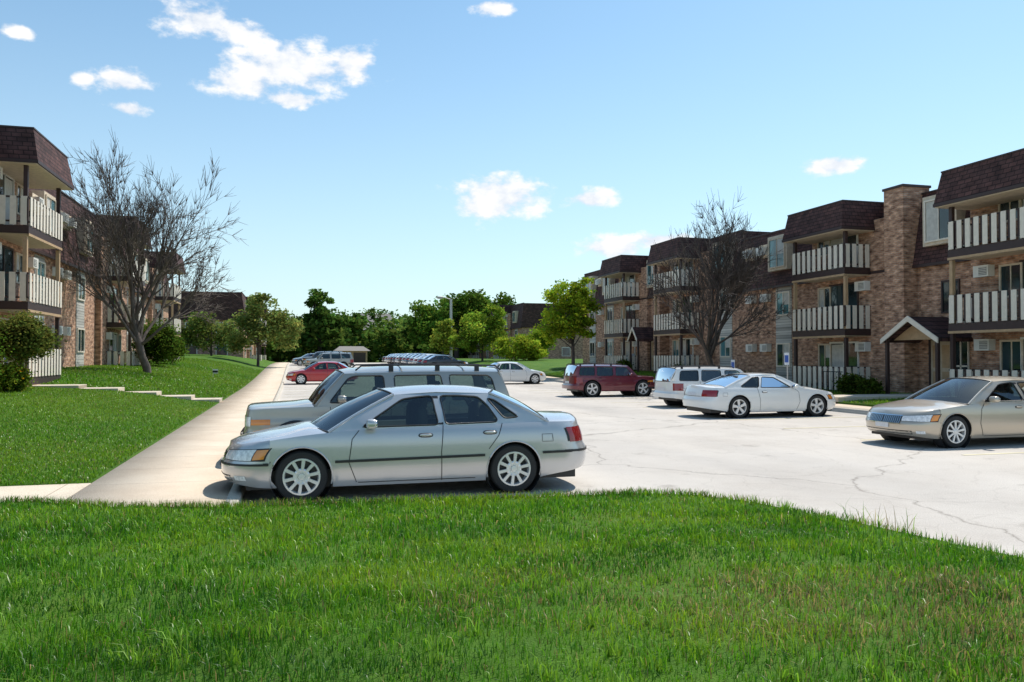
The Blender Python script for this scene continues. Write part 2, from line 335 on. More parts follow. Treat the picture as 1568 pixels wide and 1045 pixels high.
# ------------------------------------------------------------ buildings
def apartment(name,X0,sg,u0,u1,zb,feats,depth=12,top=8.4,ends=()):
    E=empty(name,(0,0,0))
    f2,f3=zb+2.7,zb+5.4; zt=zb+top
    def B(mb,a,b,v0,v1,z0,z1,m):
        xa,xb=X0+sg*v0,X0+sg*v1; mb.box(min(xa,xb),max(xa,xb),min(a,b),max(a,b),z0,z1,m)
    W=MB(); B(W,u0,u1,-depth,0,zb-1.2,f3-.15,brick); W.obj('walls',E)
    M=MB()
    def pr(mbb,prof,a,b,m):
        mbb.prism([(X0+sg*v,a,z) for v,z in prof],[(X0+sg*v,b,z) for v,z in prof],m)
    pr(M,[(-depth-.2,f3-.148),(.28,f3-.148),(.22,f3+.15),(-.25,zt),(-depth+.3,zt)],u0-.25,u1+.25,shingle)
    pr(M,[(.21,f3-.26),(.30,f3-.26),(.30,f3-.15),(.21,f3-.15)],u0-.28,u1+.28,brown)
    pr(M,[(-.20,zt+.003),(-.32,zt+.003),(-.32,zt+.07),(-.20,zt+.07)],u0-.2,u1+.2,brown)
    M.obj('mansard_roof',E)
    Wn=MB(); T=MB()
    for xe in ends:
        for k in (0,1):
            z=zb+1+2.7*k; T.box(xe-.7,xe+.7,u0-.06,u0-.002,z-.1,z+1.3,white); Wn.box(xe-.6,xe+.6,u0-.08,u0-.061,z,z+1.2,wglass)
    def window(c,z0,wd,h,v,fm=white,g=None,fw=.07):
        g=g or random.choice([wglass,wglass,wglass2])
        a,b=c-wd/2,c+wd/2
        B(Wn,a+fw,b-fw,v-.02,v+.012,z0+fw,z0+h-fw,g)
        for q in ((a,a+fw,z0,z0+h),(b-fw,b,z0,z0+h),(a+fw,b-fw,z0,z0+fw),(a+fw,b-fw,z0+h-fw,z0+h)):
            B(T,q[0],q[1],v-.03,v+.055,q[2],q[3],fm)
        B(T,c-.02,c+.02,v+.013,v+.04,z0+fw,z0+h-fw,fm)
        rv=random.random()
        if rv<.35: B(Wn,a+fw+.01,c-.03,v+.0125,v+.0145,z0+h*.45,z0+h-fw,curtain)
        elif rv<.55: B(Wn,c+.03,b-fw-.01,v+.0125,v+.0145,z0+fw+.01,z0+h-fw-.01,curtain)
    def ac(c,z,v):
        B(T,c-.33,c+.33,v-.02,v+.30,z,z+.42,acm)
        B(T,c-.27,c+.08,v+.30,v+.31,z+.06,z+.36,acd)
        for k in range(5): B(T,c-.27,c+.08,v+.311,v+.318,z+.09+k*.06,z+.11+k*.06,acm)
    for ft in feats:
        k=ft[0]
        if k=='win':
            c=ft[1]; wd=ft[2] if len(ft)>2 else 1.5
            B(T,c-wd/2-.04,c+wd/2+.04,-.02,.035,zb-.1,f3-.262,siding)
            window(c,zb+.95,wd-.1,1.25,.04); window(c,f2+.95,wd-.1,1.25,.04)
            B(T,c-.85,c+.85,-.4,.40,f3+.62,f3+2.45,beige)
            window(c,f3+.75,1.45,1.57,.405,fm=beige,g=wglass2)
        elif k=='ac':
            c=ft[1]; ac(c,zb+1.75,0); ac(c,f2+1.75,0); B(T,c-.40,c+.40,-.3,.25,f3+1.45,f3+2.15,beige); ac(c,f3+1.58,.2)
        elif k=='bal':
            a,b=ft[1],ft[2]; dv=1.35; side_=ft[3] if len(ft)>3 else 'near'
            Wb=MB(); B(Wb,a-1.3,b+.3,.061,.30,f3-.14,f3+2.1,brick); B(Wb,a-1.3,b+.3,.0,.30,zb-1,f3-.27,brick)
            Wb.obj('balcony_brick_wall',E)
            v0=.30; zc=zt-1.05
            C=MB(); o1=.34
            bt=[(-.5,a-.28),(dv+.3+o1,a-.28),(dv+.3+o1,b+.28),(-.5,b+.28)]; tp=[(-.5,a-.10),(dv+.44,a-.10),(dv+.44,b+.10),(-.5,b+.10)]
            C.prism([(X0+sg*v,u,zc) for v,u in bt],[(X0+sg*v,u,zt+.08) for v,u in tp],shingle)
            C.prism([(X0+sg*(v+(.02 if v>0 else 0)),u+(-.02 if u<(a+b)/2 else .02),zt+.083) for v,u in tp],[(X0+sg*(v+(.02 if v>0 else 0)),u+(-.02 if u<(a+b)/2 else .02),zt+.14) for v,u in tp],brown)
            ex=lambda s_:[(v+(s_ if v>0 else 0),u+(-s_ if u<(a+b)/2 else s_)) for v,u in bt]
            C.prism([(X0+sg*v,u,zc-.12) for v,u in ex(.02)],[(X0+sg*v,u,zc-.002) for v,u in ex(.02)],brown)
            B(C,a-.26,b+.26,.31,dv+.60,zc-.15,zc-.121,beige)
            B(C,a-.25,b+.25,-.4,.30,f3+2.1,zc-.121,beige)
            C.obj('balcony_canopy',E)
            for fi,zf in enumerate((zb,f2,f3)):
                Bc=MB(); v1=dv+.3
                B(Bc,a,b,.31,v1,zf-.28,zf,brown)
                B(Bc,a+.05,b-.05,.32,v1-.05,zf-.31,zf-.281,beige if fi else brown)
                B(Bc,a-.01,b+.01,v1+.001,v1+.012,zf-.36,zf-.27,tanpost)
                for z in (zf+.12,zf+.98):
                    B(Bc,a,b,v1-.05,v1,z,z+.06,brown); B(Bc,a,a+.05,.31,v1-.051,z,z+.06,brown); B(Bc,b-.05,b,.31,v1-.051,z,z+.06,brown)
                ns=int((b-a)/.36); st=(b-a)/ns
                for i in range(ns):
                    c=a+(i+.5)*st; B(Bc,c-.105,c+.105,v1+.013,v1+.035,zf+.02,zf+1.04,white)
                    B(Bc,a+i*st-.045,a+i*st+.045,v1-.04,v1-.01,zf+.18,zf+.98,brown)
                for uu,s2 in ((a,-1),(b,1)):
                    for i in range(4):
                        c=.31+(i+.5)*dv/4; q=sorted((uu+s2*.002,uu+s2*.03)); B(Bc,q[0],q[1],c-.1,c+.1,zf+.02,zf+1.04,white)
                ph=(zc-.15 if fi==2 else zf+2.7-.37)
                for uu in (a+.08,b-.08):
                    B(Bc,uu-.07,uu+.07,v1-.19,v1-.055,zf,ph,tanpost if fi==1 else brown)
                Bc.obj('balcony',E)
                d0=a+.85 if side_=='near' else a+.35
                B(Wn,d0,d0+1.85,v0,v0+.015,zf+.05,zf+2.1,wglass)
                fmm=acm if fi!=1 else brown
                for q in ((d0-.08,d0),(d0+.9,d0+.96),(d0+1.85,d0+1.93)): B(T,q[0],q[1],v0-.01,v0+.05,zf+.03,zf+2.18,fmm)
                B(T,d0,d0+1.85,v0-.01,v0+.05,zf+2.1,zf+2.18,fmm)
                if fi!=1: B(Wn,d0+1.0,d0+1.8,v0+.016,v0+.018,zf+.1,zf+2.05,curtain)
                cw=(b-.65) if side_=='near' else b-1.45
                window(cw,zf+.9,.95,1.2,v0,fm=beige)
                ac(a+.36 if side_=='near' else b-.42,zf+1.72,v0)
        elif k=='chim':
            a,b=ft[1],ft[2]; cv=ft[3] if len(ft)>3 else .72
            B(T,a,b,-.6,cv,zb-1,zt+.30,brick); B(T,a-.05,b+.05,-.65,cv+.05,zt+.30,zt+.40,brown)
        elif k=='entry':
            a,b=ft[1],ft[2]; c=(a+b)/2
            B(T,a-.0,b,.0,.05,f2+.2,f3-.27,brick)
            B(T,c-.2,c+.85,.0,.06,zb+.02,zb+2.15,doorm); B(T,c-.28,c-.2,.0,.1,zb,zb+2.25,brown); B(T,c+.85,c+.93,0,.1,zb,zb+2.25,brown)
            for (p,q) in ((.2,.9),(1.05,1.95)):
                for s2 in (0,.48): B(T,c-.1+s2,c+.26+s2,.061,.075,zb+p,zb+q,tanpost)
            B(Wn,c-.95,c-.33,.0,.03,zb+.1,zb+2.15,wglass)
            for q in (c-1.02,c-.33,c-.66): B(T,q,q+.05,.0,.07,zb,zb+2.2,white)
            B(T,c-1.0,c-.3,.031,.07,zb+1.1,zb+1.16,white)
            z0=zb+2.2; ap=z0+.85
            G=MB(); v0,v1=.05,1.9
            for s2 in (-1,1):
                e=c+s2*(b-a)/2*1.08
                prof=[(c,ap),(e,z0),(e,z0-.14),(c,ap-.14)]
                G.prism([(X0+sg*v0,u,z) for u,z in prof],[(X0+sg*v1,u,z) for u,z in prof],shingle)
                prof=[(c,ap+.03),(e+s2*.03,z0+.0),(e+s2*.03,z0-.20),(c,ap-.19)]
                G.prism([(X0+sg*(v1+.002),u,z) for u,z in prof],[(X0+sg*(v1+.05),u,z) for u,z in prof],white)
            prof=[(c,ap-.18),(a-.02,z0-.05),(b+.02,z0-.05)]
            G.prism([(X0+sg*(v1-.5),u,z) for u,z in prof],[(X0+sg*(v1-.45),u,z) for u,z in prof],tanpost)
            for u in (a+.05,b-.05): B(G,u-.06,u+.06,v1-.2,v1-.08,zb-.3,z0,brown)
            G.obj('entry_canopy',E)
            B(T,c-.85,c+.85,-.4,.40,f3+.52,f3+2.5,beige); window(c,f3+.65,1.45,1.7,.405,fm=white)
            window(c-.2,f2+.5,.9,1.3,.055,fm=brown)
    Wn.obj('window_glass',E); T.obj('windows_trim',E)
    return E
apartment('apartment_building',24.85,-1,6,41.2,.35,[('bal',19.9,24.0,'far'),('entry',24.35,27.05),('chim',27.25,28.35),('bal',29.7,33.5),
   ('win',36.6,1.3),('ac',38.1),('ac',39.5),('win',16.2,1.3),('ac',14.4),('bal',8.5,12.5)],top=8.2)
apartment('apartment_building',24.9,-1,41.25,67,.85,[('win',42.5,1.3),('bal',45.2,49),('chim',50.0,51.0),('entry',51.2,52.6),('bal',54.2,57.8),('win',60.5,1.3),('ac',62.3),('win',64.5,1.3)],top=8.3)
apartment('apartment_building',-10.75,1,20,76,1.10,[('bal',31.7,35.9),('bal',22.5,26.5),('ac',37.4),('win',38.9,1.3),('ac',41.2),('ac',42.6),('win',45.8,1.5),('bal',50.4,54.6),
   ('win',58.5,1.4),('ac',60.5),('win',62.6,1.4),('bal',67,71)],top=8.75)
apartment('apartment_building',33,-1,115,172,.9,[('win',118,1.4),('bal',122,126),('win',131,1.4),('ac',134),('win',137,1.4),('bal',142,146),('win',152,1.4),('bal',158,162)],depth=16,top=8.9,ends=(36,40,44.5))
apartment('apartment_building',-6,1,103,150,.95,[('win',106,1.4),('bal',112,116),('ac',110),('win',122,1.4),('bal',130,134)],depth=24,top=8.7,ends=(-8.5,-12,-17))
mb=MB(); mb.box(7,12,137,142,.7,2.7,tanpost); mb.prism([(6.5,136.5,2.7),(12.5,136.5,2.7),(12.5,142.5,2.7),(6.5,142.5,2.7)],[(7.5,139,3.5),(11.5,139,3.5),(11.5,140,3.5),(7.5,140,3.5)],roofm)
for x in (8.3,10.7): mb.box(x-1.0,x+1.0,136.9,136.99,.75,2.4,brown)
mb.obj('garage')
mb=MB(); mb.box(15,26,205,216,.7,8,siding); mb.prism([(14,204,8),(27,204,8),(27,217,8),(14,217,8)],[(17,210,12.9),(24,210,12.9),(24,211,12.9),(17,211,12.9)],roofm); mb.obj('house')
# ------------------------------------------------------------ vegetation
def bare_tree(name,loc,H,W,seed,lean=0,limbs=8,mat=bark,wig=.13):
    rd=random.Random(seed); B=[]   # branches as (pts, radii, level)
    def seg(p,d,l,r,lv,up):
        n=5 if lv<2 else 3; pts=[p.copy()]; rs=[r]; q=p.copy(); dd=d.copy(); kids=[]
        r1=r*(.40 if lv else .8)
        for i in range(n):
            dd=(dd+Vector((rd.gauss(0,wig),rd.gauss(0,wig),rd.gauss(0,.07)+up))).normalized()
            q=q+dd*(l/n); pts.append(q.copy()); rs.append(r+(r1-r)*(i+1)/n); kids.append((q.copy(),dd.copy(),rs[-1]))
        B.append((pts,rs,lv)); return kids
    def side(d,ang):
        a=d.orthogonal().normalized(); a.rotate(Matrix.Rotation(rd.uniform(0,6.28),3,d)); 
        return (d*math.cos(ang)+a*math.sin(ang)).normalized()
    k0=seg(Vector((0,0,-.3)),Vector((lean,lean*.3,1)).normalized(),H*.24,H*.019,0,.02)
    def rec(p,d,l,r,lv):
        ks=seg(p,d,l,r,lv,.07 if lv<3 else .05)
        if lv>=4: return
        nb={1:9,2:8,3:6}[lv]
        for j in range(nb):
            t=rd.uniform(.2,1)*(len(ks)-1); b=ks[min(int(t+.5),len(ks)-1)]
            rec(b[0],side(b[1],rd.uniform(.30,.80)),l*rd.uniform(.38,.60),max(b[2]*.60,.0125),lv+1)
    for i in range(limbs):
        az=2*math.pi*i/limbs*1.618*2+rd.uniform(-.3,.3); tilt=.05+1.0*(i/(limbs-1))
        d=Vector((math.cos(az)*math.sin(tilt),math.sin(az)*math.sin(tilt),math.cos(tilt)))
        b=k0[rd.choice([2,3,4,4])]
        l=H*.50*(1-.25*tilt)
        rec(b[0],d,l*rd.uniform(.88,1.08),H*.0090*rd.uniform(.8,1.2),1)
    # normalise the crown to the wanted height and spread
    A=np.array([tuple(p) for b in B for p in b[0]]); zt=np.percentile(A[:,2],99.7); xl,xh=np.percentile(A[:,0],[.6,99.4]); yl,yh=np.percentile(A[:,1],[.6,99.4])
    kz=H/zt; kx=W/(xh-xl); ky=W/(yh-yl); cx=(xl+xh)/2; cy=(yl+yh)/2
    mb=MB()
    for pts,rs,lv in B:
        P=[]
        for p in pts:
            f=min(1,max(0,p.z/(H*.45))); P.append(Vector(((p.x-cx*f)*(1+(kx-1)*f),(p.y-cy*f)*(1+(ky-1)*f),p.z*kz)))
        mb.tube(P,rs,8 if lv<1 else (6 if lv<2 else (4 if lv<3 else 3)),mat,cap=False)
    o=mb.obj(name,recalc=False,smooth=60); o.location=loc
    return o
bare_tree('bare_tree',(-7.0,43,1.05),10.7,7.6,5,lean=.05,limbs=12)
bare_tree('bare_tree',(20.4,35.6,.3),9.3,5.9,12,lean=-.10,limbs=11,mat=bark2)
def foliage(blobs,n,size,col,seed,clump=40):
    r=np.random.default_rng(seed); vol=np.array([b[3]*b[4]*b[5] for b in blobs])**.6; vol/=vol.sum()
    P=[];C=[]
    for b,wv in zip(blobs,vol):
        m=max(8,int(n*wv)); nc=max(6,int(clump*wv*len(blobs)))
        d=r.normal(size=(nc,3)); d/=np.linalg.norm(d,axis=1)[:,None]; rad=r.uniform(.35,1.0,nc)**.6
        cc=d*rad[:,None]*np.array(b[3:6])+np.array(b[:3]); br=r.uniform(.55,1.35,nc)
        k=r.integers(0,nc,m); s=np.array(b[3:6]).mean()*(.18+.10*r.random(nc))
        off=np.clip(r.normal(size=(m,3)),-1.9,1.9)
        P.append(cc[k]+off*s[k][:,None]*np.array([1,1,.7])); C.append(br[k])
    P=np.concatenate(P); br=np.concatenate(C); m=len(P)
    a=r.normal(size=(m,3)); a[:,2]*=.6; a/=np.linalg.norm(a,axis=1)[:,None]; b=r.normal(size=(m,3)); b-=a*(a*b).sum(1)[:,None]; b/=np.linalg.norm(b,axis=1)[:,None]
    s=(size*r.uniform(.6,1.3,m))[:,None]
    V=np.stack([P-a*s,P+b*s*.55,P+a*s,P-b*s*.55],1).reshape(-1,3); i=np.arange(m)*4
    F=np.stack([i,i+1,i+2,i+3],1)
    c=np.array(col)[None,:]*(br*r.uniform(.7,1.3,m))[:,None]; c[:,0]*=r.uniform(.8,1.5,m)
    return V,F,np.repeat(c,4,0)
def leafy_tree(name,loc,H,crown,n,size,col,seed,trunk=None,tr=.12,clump=45):
    E=empty(name,loc); V,F,C=foliage(crown,n,size,col,seed,clump)
    fastmesh('crown',V,F,leafm,C,E)
    mb=MB(); rd=random.Random(seed); th=trunk or H*.3
    mb.tube([(0,0,-.3),(.03,0,th*.5),(0,.04,th),(0.05,0,H*.75)],[tr*1.3,tr,tr*.85,tr*.2],8,bark2)
    for b in crown:
        for k in range(4):
            e=Vector(b[:3])+Vector((rd.uniform(-.7,.7)*b[3],rd.uniform(-.7,.7)*b[4],rd.uniform(-.4,.6)*b[5]))
            s0=Vector((0,0,rd.uniform(th*.7,min(H*.6,max(th,e.z*.7))))); m=(s0+e)/2+Vector((0,0,.2))
            mb.tube([s0,m,e],[tr*.4,tr*.25,tr*.07],5,bark2)
    mb.obj('trunk',E,smooth=60,recalc=False); return E
leafy_tree('green_tree',(20.2,56.5,.75),7.2,[(-1,0,3.6,1.5,1.5,1.1),(.3,.2,4.9,1.5,1.5,1.3),(-.9,.1,5.6,1.2,1.2,1.0),(.6,-.2,6.3,.8,.8,.8),(-1.6,0,2.8,1.0,1,.6),(.9,0,3.4,.9,1,.8)],9000,.13,(.23,.35,.025),21,trunk=2.2,tr=.13,clump=18)
leafy_tree('green_tree',(-3.5,84,.9),7.4,[(.5,0,4.2,2.6,2,1.8),(-1.6,0,3.0,1.8,1.6,1.5),(2.3,0,3.2,1.8,1.6,1.6),(0,0,6,1.5,1.4,1.2)],8000,.17,(.20,.27,.07),22,trunk=1.9,tr=.12,clump=18)
leafy_tree('green_tree',(-8.5,90,.9),6,[(0,0,3.6,2.4,2,2.0),(-2,0,3,1.6,1.6,1.4)],5000,.17,(.15,.22,.05),32,trunk=1.6,tr=.12,clump=18)
leafy_tree('green_tree',(21.5,92,.8),7,[(0,0,4,2.6,2.4,2),(1.6,0,5.6,1.6,1.5,1.4),(-2,0,3,1.7,1.5,1.2)],8000,.18,(.20,.32,.035),23,trunk=1.5,tr=.13,clump=18)
leafy_tree('green_tree',(24.5,88,.8),4,[(0,0,2,2.2,2,1.3),(2,0,1.6,1.5,1.5,1.1)],6000,.16,(.28,.40,.035),24,trunk=1,tr=.1,clump=18)
leafy_tree('green_tree',(28.0,92,.8),5,[(0,0,2.6,2.0,2,1.6)],5000,.17,(.20,.33,.03),25,trunk=1,tr=.1,clump=18)
leafy_tree('green_tree',(17.9,98,.8),6.5,[(0,0,3.2,1.5,1.5,1.6),(.3,0,4.8,1.0,1,1.1)],4000,.17,(.27,.37,.05),26,trunk=1.5,tr=.1,clump=18)
leafy_tree('big_tree',(28,140,.8),13.5,[(-3,0,9,4,4,3),(2,0,10,4.5,4,3),(6,0,9.3,4,4,2.7),(0,0,6.5,6,4,2.5),(-6,0,6,3,3,2.5),(9,0,7,3,3,3)],18000,.36,(.11,.22,.03),27,trunk=5,tr=.4,clump=16)
leafy_tree('big_tree',(4.5,150,.8),12.5,[(0,0,11,1.8,1.8,2.0),(0,0,7.5,3,3,2.5),(3.5,0,6.5,3,3,2),(6,0,7.5,2,2,1.8)],9000,.34,(.08,.17,.03),28,trunk=4,tr=.35,clump=16)
bl=[];r=np.random.default_rng(40)
for x in np.arange(-70,110,3.2):
    yy=160+r.uniform(-6,12); h=r.uniform(8.0,11.0); bl.append((x,yy,h*.5,3.6,3.5,h*.5))
for x in np.arange(-110,180,7): bl.append((x,235+r.uniform(-10,10),7,7,6,r.uniform(6.5,8.5)))
for x in np.arange(-4,40,2.6): bl.append((x,148+r.uniform(-3,3),3.4,2.8,2.5,3.4+r.uniform(0,2.0)))
V,F,C=foliage(bl,150000,.55,(.10,.19,.035),41,clump=16)
fastmesh('distant_trees',V,F,leafm,C)
def shrub(name,loc,r,n,size,col,seed):
    E=empty(name,loc); V,F,C=foliage([(0,0,r[2]*.9,r[0],r[1],r[2])],n,size,col,seed,clump=160); fastmesh('foliage',V,F,leafm,C,E)
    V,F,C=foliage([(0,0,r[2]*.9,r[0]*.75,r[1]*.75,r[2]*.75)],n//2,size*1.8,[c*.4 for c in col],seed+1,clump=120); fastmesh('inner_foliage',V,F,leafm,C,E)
    mb=MB()
    for k in range(5): mb.tube([(0,0,-.2),(random.uniform(-.5,.5)*r[0],random.uniform(-.5,.5)*r[1],r[2])],[.04,.02],5,bark2)
    mb.obj('stems',E)
shrub('bush',(-8.7,29.6,1.85),(.9,.95,.7),11000,.05,(.14,.19,.04),51)
mb=MB(); mb.tube([(-8.7,29.6,.8),(-8.65,29.6,1.5),(-8.7,29.6,2.2)],[.09,.07,.05],7,bark); mb.obj('bush_trunk')
shrub('bush',(-9.4,27.0,1.0),(.9,1.0,1.0),7000,.055,(.09,.17,.02),52)
shrub('bush',(-8.0,52,1.6),(1.25,1.3,1.2),6000,.07,(.08,.15,.02),53)
shrub('bush',(-7.9,57.5,1.6),(.9,.9,.8),3000,.07,(.09,.17,.02),54)
shrub('flower_bush',(-8.8,29.0,.70),(.5,.7,.5),3000,.05,(.18,.28,.03),55)
V,F,C=foliage([(-8.7,28.9,1.25,.4,.5,.25)],60,.06,(.8,.38,.02),56); fastmesh('yellow_flowers',V,F,leafm,C)
for i,(x,y,s) in enumerate([(22.3,28.2,.45),(22.2,35.5,.4),(22.5,27.3,.35),(22.7,22,.4),(22.4,34.6,.35),(22.6,52.5,.5),(22.6,44,.5)]):
    shrub('bush',(x,y,float(hR(x,y))),(s*1.3,s*1.3,s),1500,.05,(.08,.14,.02),60+i)
# ------------------------------------------------------------ vehicles
def pch(ks):
    X=np.array([k[0] for k in ks],float);Y=np.array([k[1] for k in ks],float); h=np.diff(X); dl=np.diff(Y)/h; m=np.zeros(len(X))
    for i in range(1,len(X)-1):
        if dl[i-1]*dl[i]>0: m[i]=2*dl[i-1]*dl[i]/(dl[i-1]+dl[i])
    m[0]=dl[0]; m[-1]=dl[-1]
    def f(x):
        x=min(max(x,X[0]),X[-1]); i=min(max(int(np.searchsorted(X,x))-1,0),len(h)-1); t=(x-X[i])/h[i]
        return float((2*t**3-3*t**2+1)*Y[i]+(t**3-2*t**2+t)*h[i]*m[i]+(-2*t**3+3*t**2)*Y[i+1]+(t**3-t**2)*h[i]*m[i+1])
    return f
def paint(name,col,metal=.5,rough=.3): return plain(name,col,rough,metal,var=.015,scale=3,coat=1.0)
blk=plain('black_plastic',(.018,.018,.02),.45); rub=plain('tyre_rubber',(.022,.022,.022),.8); chrome=plain('chrome',(.8,.8,.8),.12,1,var=.02)
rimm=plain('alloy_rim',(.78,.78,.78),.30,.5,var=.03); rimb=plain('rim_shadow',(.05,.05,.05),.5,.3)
seatm=plain('seat_cloth',(.10,.10,.10),.8); seatl=plain('seat_tan',(.22,.19,.165),.8)
redl=plain('tail_lamp',(.26,.01,.012),.12,coat=1); amb=plain('amber_lamp',(.75,.25,.03),.15,coat=1)
headl=plain('head_lamp',(.80,.82,.84),.06,0,coat=1,var=.25,scale=25); plate=plain('number_plate',(.7,.7,.72),.4,var=.1,scale=30)
m,nt,b=nodes('car_glass')
tr=N(nt,'ShaderNodeBsdfTransparent'); tr.inputs[0].default_value=(.34,.42,.39,1)
gl=N(nt,'ShaderNodeBsdfGlossy'); gl.inputs['Roughness'].default_value=.015; gl.inputs['Color'].default_value=(.95,.97,1,1)
fr=N(nt,'ShaderNodeFresnel'); fr.inputs[0].default_value=1.55
mr=N(nt,'ShaderNodeMath',operation='MULTIPLY_ADD'); nt.links.new(fr.outputs[0],mr.inputs[0]); mr.inputs[1].default_value=1.1; mr.inputs[2].default_value=.03
mx=N(nt,'ShaderNodeMixShader'); nt.links.new(mr.outputs[0],mx.inputs[0]); nt.links.new(tr.outputs[0],mx.inputs[1]); nt.links.new(gl.outputs[0],mx.inputs[2])
nt.links.new(mx.outputs[0],nt.nodes['Material Output'].inputs['Surface']); cglass=m
SEDAN=dict(L=5.08,fo=1.03,wb=2.81,Wd=.925,Rw=.335,Ra=.385,n=2.6,Ln=.62,Lt=.5,
 zb=[(0,.27),(.5,.20),(1.5,.19),(4,.19),(4.7,.27),(5.08,.34)],
 zs=[(0,.67),(.12,.70),(.35,.755),(.7,.815),(1.27,.88),(1.9,.92),(3.6,.95),(4.3,.965),(4.85,.96),(5.08,.92)],
 zt=[(0,.67),(.10,.735),(.30,.805),(.8,.895),(1.15,.955),(1.4,.94),(1.8,.72),(3.8,.72),(4.15,.98),(4.35,1.04),(4.85,1.035),(5.08,.94)],
 xn=[(.15,.16),(.28,.05),(.34,.01),(.50,0),(.54,.03),(.60,.05),(.67,.09),(.8,.2)],
 xt=[(.2,.14),(.33,.03),(.5,0),(.60,.01),(.64,.05),(.75,.07),(.92,.13)],
 pr=[(.15,.90),(.22,.94),(.35,.98),(.52,1.0),(.68,.999),(.80,.988),(.88,.968),(.93,.945),(.98,.915)],
 gh=dict(A0=(1.36,.895),A1=(2.22,1.355),C1=(3.55,1.36),C0=(4.35,.965),roof=[(1.9,1.38),(2.3,1.435),(2.8,1.46),(3.3,1.45),(3.75,1.39)],wr=.63,
   cow=(1.12,.95),wt=2.08,bt=3.72,bb=(4.42,1.03),mid=[(2.8,1.385)],
   win=[[(1.78,.945),(2.33,1.295),(2.55,1.325),(2.74,1.335),(2.80,.955)],[(2.90,.96),(2.85,1.335),(3.1,1.335),(3.38,1.315),(3.50,1.2),(3.62,1.01),(3.60,.975)],[(3.50,1.295),(3.60,1.275),(3.93,1.035),(3.72,1.02)]]),
 doors=[[(1.72,.24),(1.62,.5),(1.66,.8),(1.75,.91)],[(2.84,.22),(2.83,.6),(2.86,.95)],[(3.48,.62),(3.62,.8),(3.68,.96)],[(1.74,.235),(3.3,.235)]],
 handles=[(2.62,.83),(3.50,.845)],mirror=(1.90,1.0),mould=(.50,.56),seats=[2.35,3.3])
COUPE=copy.deepcopy(SEDAN); COUPE['gh'].update(C1=(3.3,1.33),C0=(4.3,.965),A0=(1.5,.9),A1=(2.35,1.33),bt=3.45,wt=2.2,bb=(4.25,1.03),
   roof=[(2.0,1.35),(2.4,1.39),(2.8,1.405),(3.2,1.39),(3.55,1.34)],mid=[(2.8,1.355)],
   win=[[(1.95,.95),(2.48,1.27),(2.9,1.29),(3.05,.955)],[(3.13,.96),(3.0,1.29),(3.25,1.27),(3.75,1.0),(3.7,.97)]])
COUPE['doors']=[[(1.78,.24),(1.68,.5),(1.72,.8),(1.85,.91)],[(3.1,.22),(3.12,.6),(3.2,.95)]]; COUPE['handles']=[(2.95,.82)]; COUPE['mould']=(.42,.46)
SUV=dict(L=4.62,fo=.86,wb=2.72,Wd=.92,Rw=.37,Ra=.44,n=5.0,Ln=.30,Lt=.26,
 zb=[(0,.42),(.4,.36),(1.4,.30),(3.4,.30),(4.3,.38),(4.62,.45)],
 zs=[(0,.97),(.08,1.005),(.6,1.03),(1.4,1.05),(3,1.07),(4.3,1.09),(4.62,1.08)],
 zt=[(0,.97),(.04,1.015),(.12,1.055),(.8,1.095),(1.1,1.12),(1.3,1.09),(1.6,.85),(4.1,.85),(4.4,1.0),(4.62,1.08)],
 xn=[(.3,.06),(.42,.0),(.62,0),(.66,.04),(.9,.05),(1.05,.08)],
 xt=[(.3,.05),(.45,0),(.60,.0),(.66,.05),(1.08,.07)],
 pr=[(.25,.93),(.4,.985),(.6,1.0),(.80,.997),(.86,.982),(1.0,.972),(1.1,.955)],
 gh=dict(A0=(1.16,1.055),A1=(1.62,1.58),C1=(4.30,1.60),C0=(4.50,1.09),roof=[(1.4,1.60),(1.75,1.665),(2.6,1.70),(3.8,1.695),(4.4,1.66)],wr=.73,
   cow=(1.04,1.11),wt=1.53,bt=4.36,bb=(4.56,1.10),mid=[(3.0,1.61)],
   win=[[(1.38,1.10),(1.69,1.50),(1.80,1.54),(2.28,1.545),(2.32,1.10)],[(2.48,1.10),(2.46,1.545),(3.26,1.55),(3.33,1.14),(3.28,1.10)],[(3.45,1.12),(3.41,1.55),(4.10,1.54),(4.17,1.48),(4.25,1.13)]]),
 doors=[[(1.5,.34),(1.42,.7),(1.40,1.04)],[(2.38,.34),(2.40,1.08)],[(3.28,.75),(3.38,.9),(3.40,1.08)]],
 handles=[(2.22,.94),(3.20,.96)],mirror=(1.58,1.17),mould=(.60,.66),seats=[2.0,2.95],rails=True,clad=True)
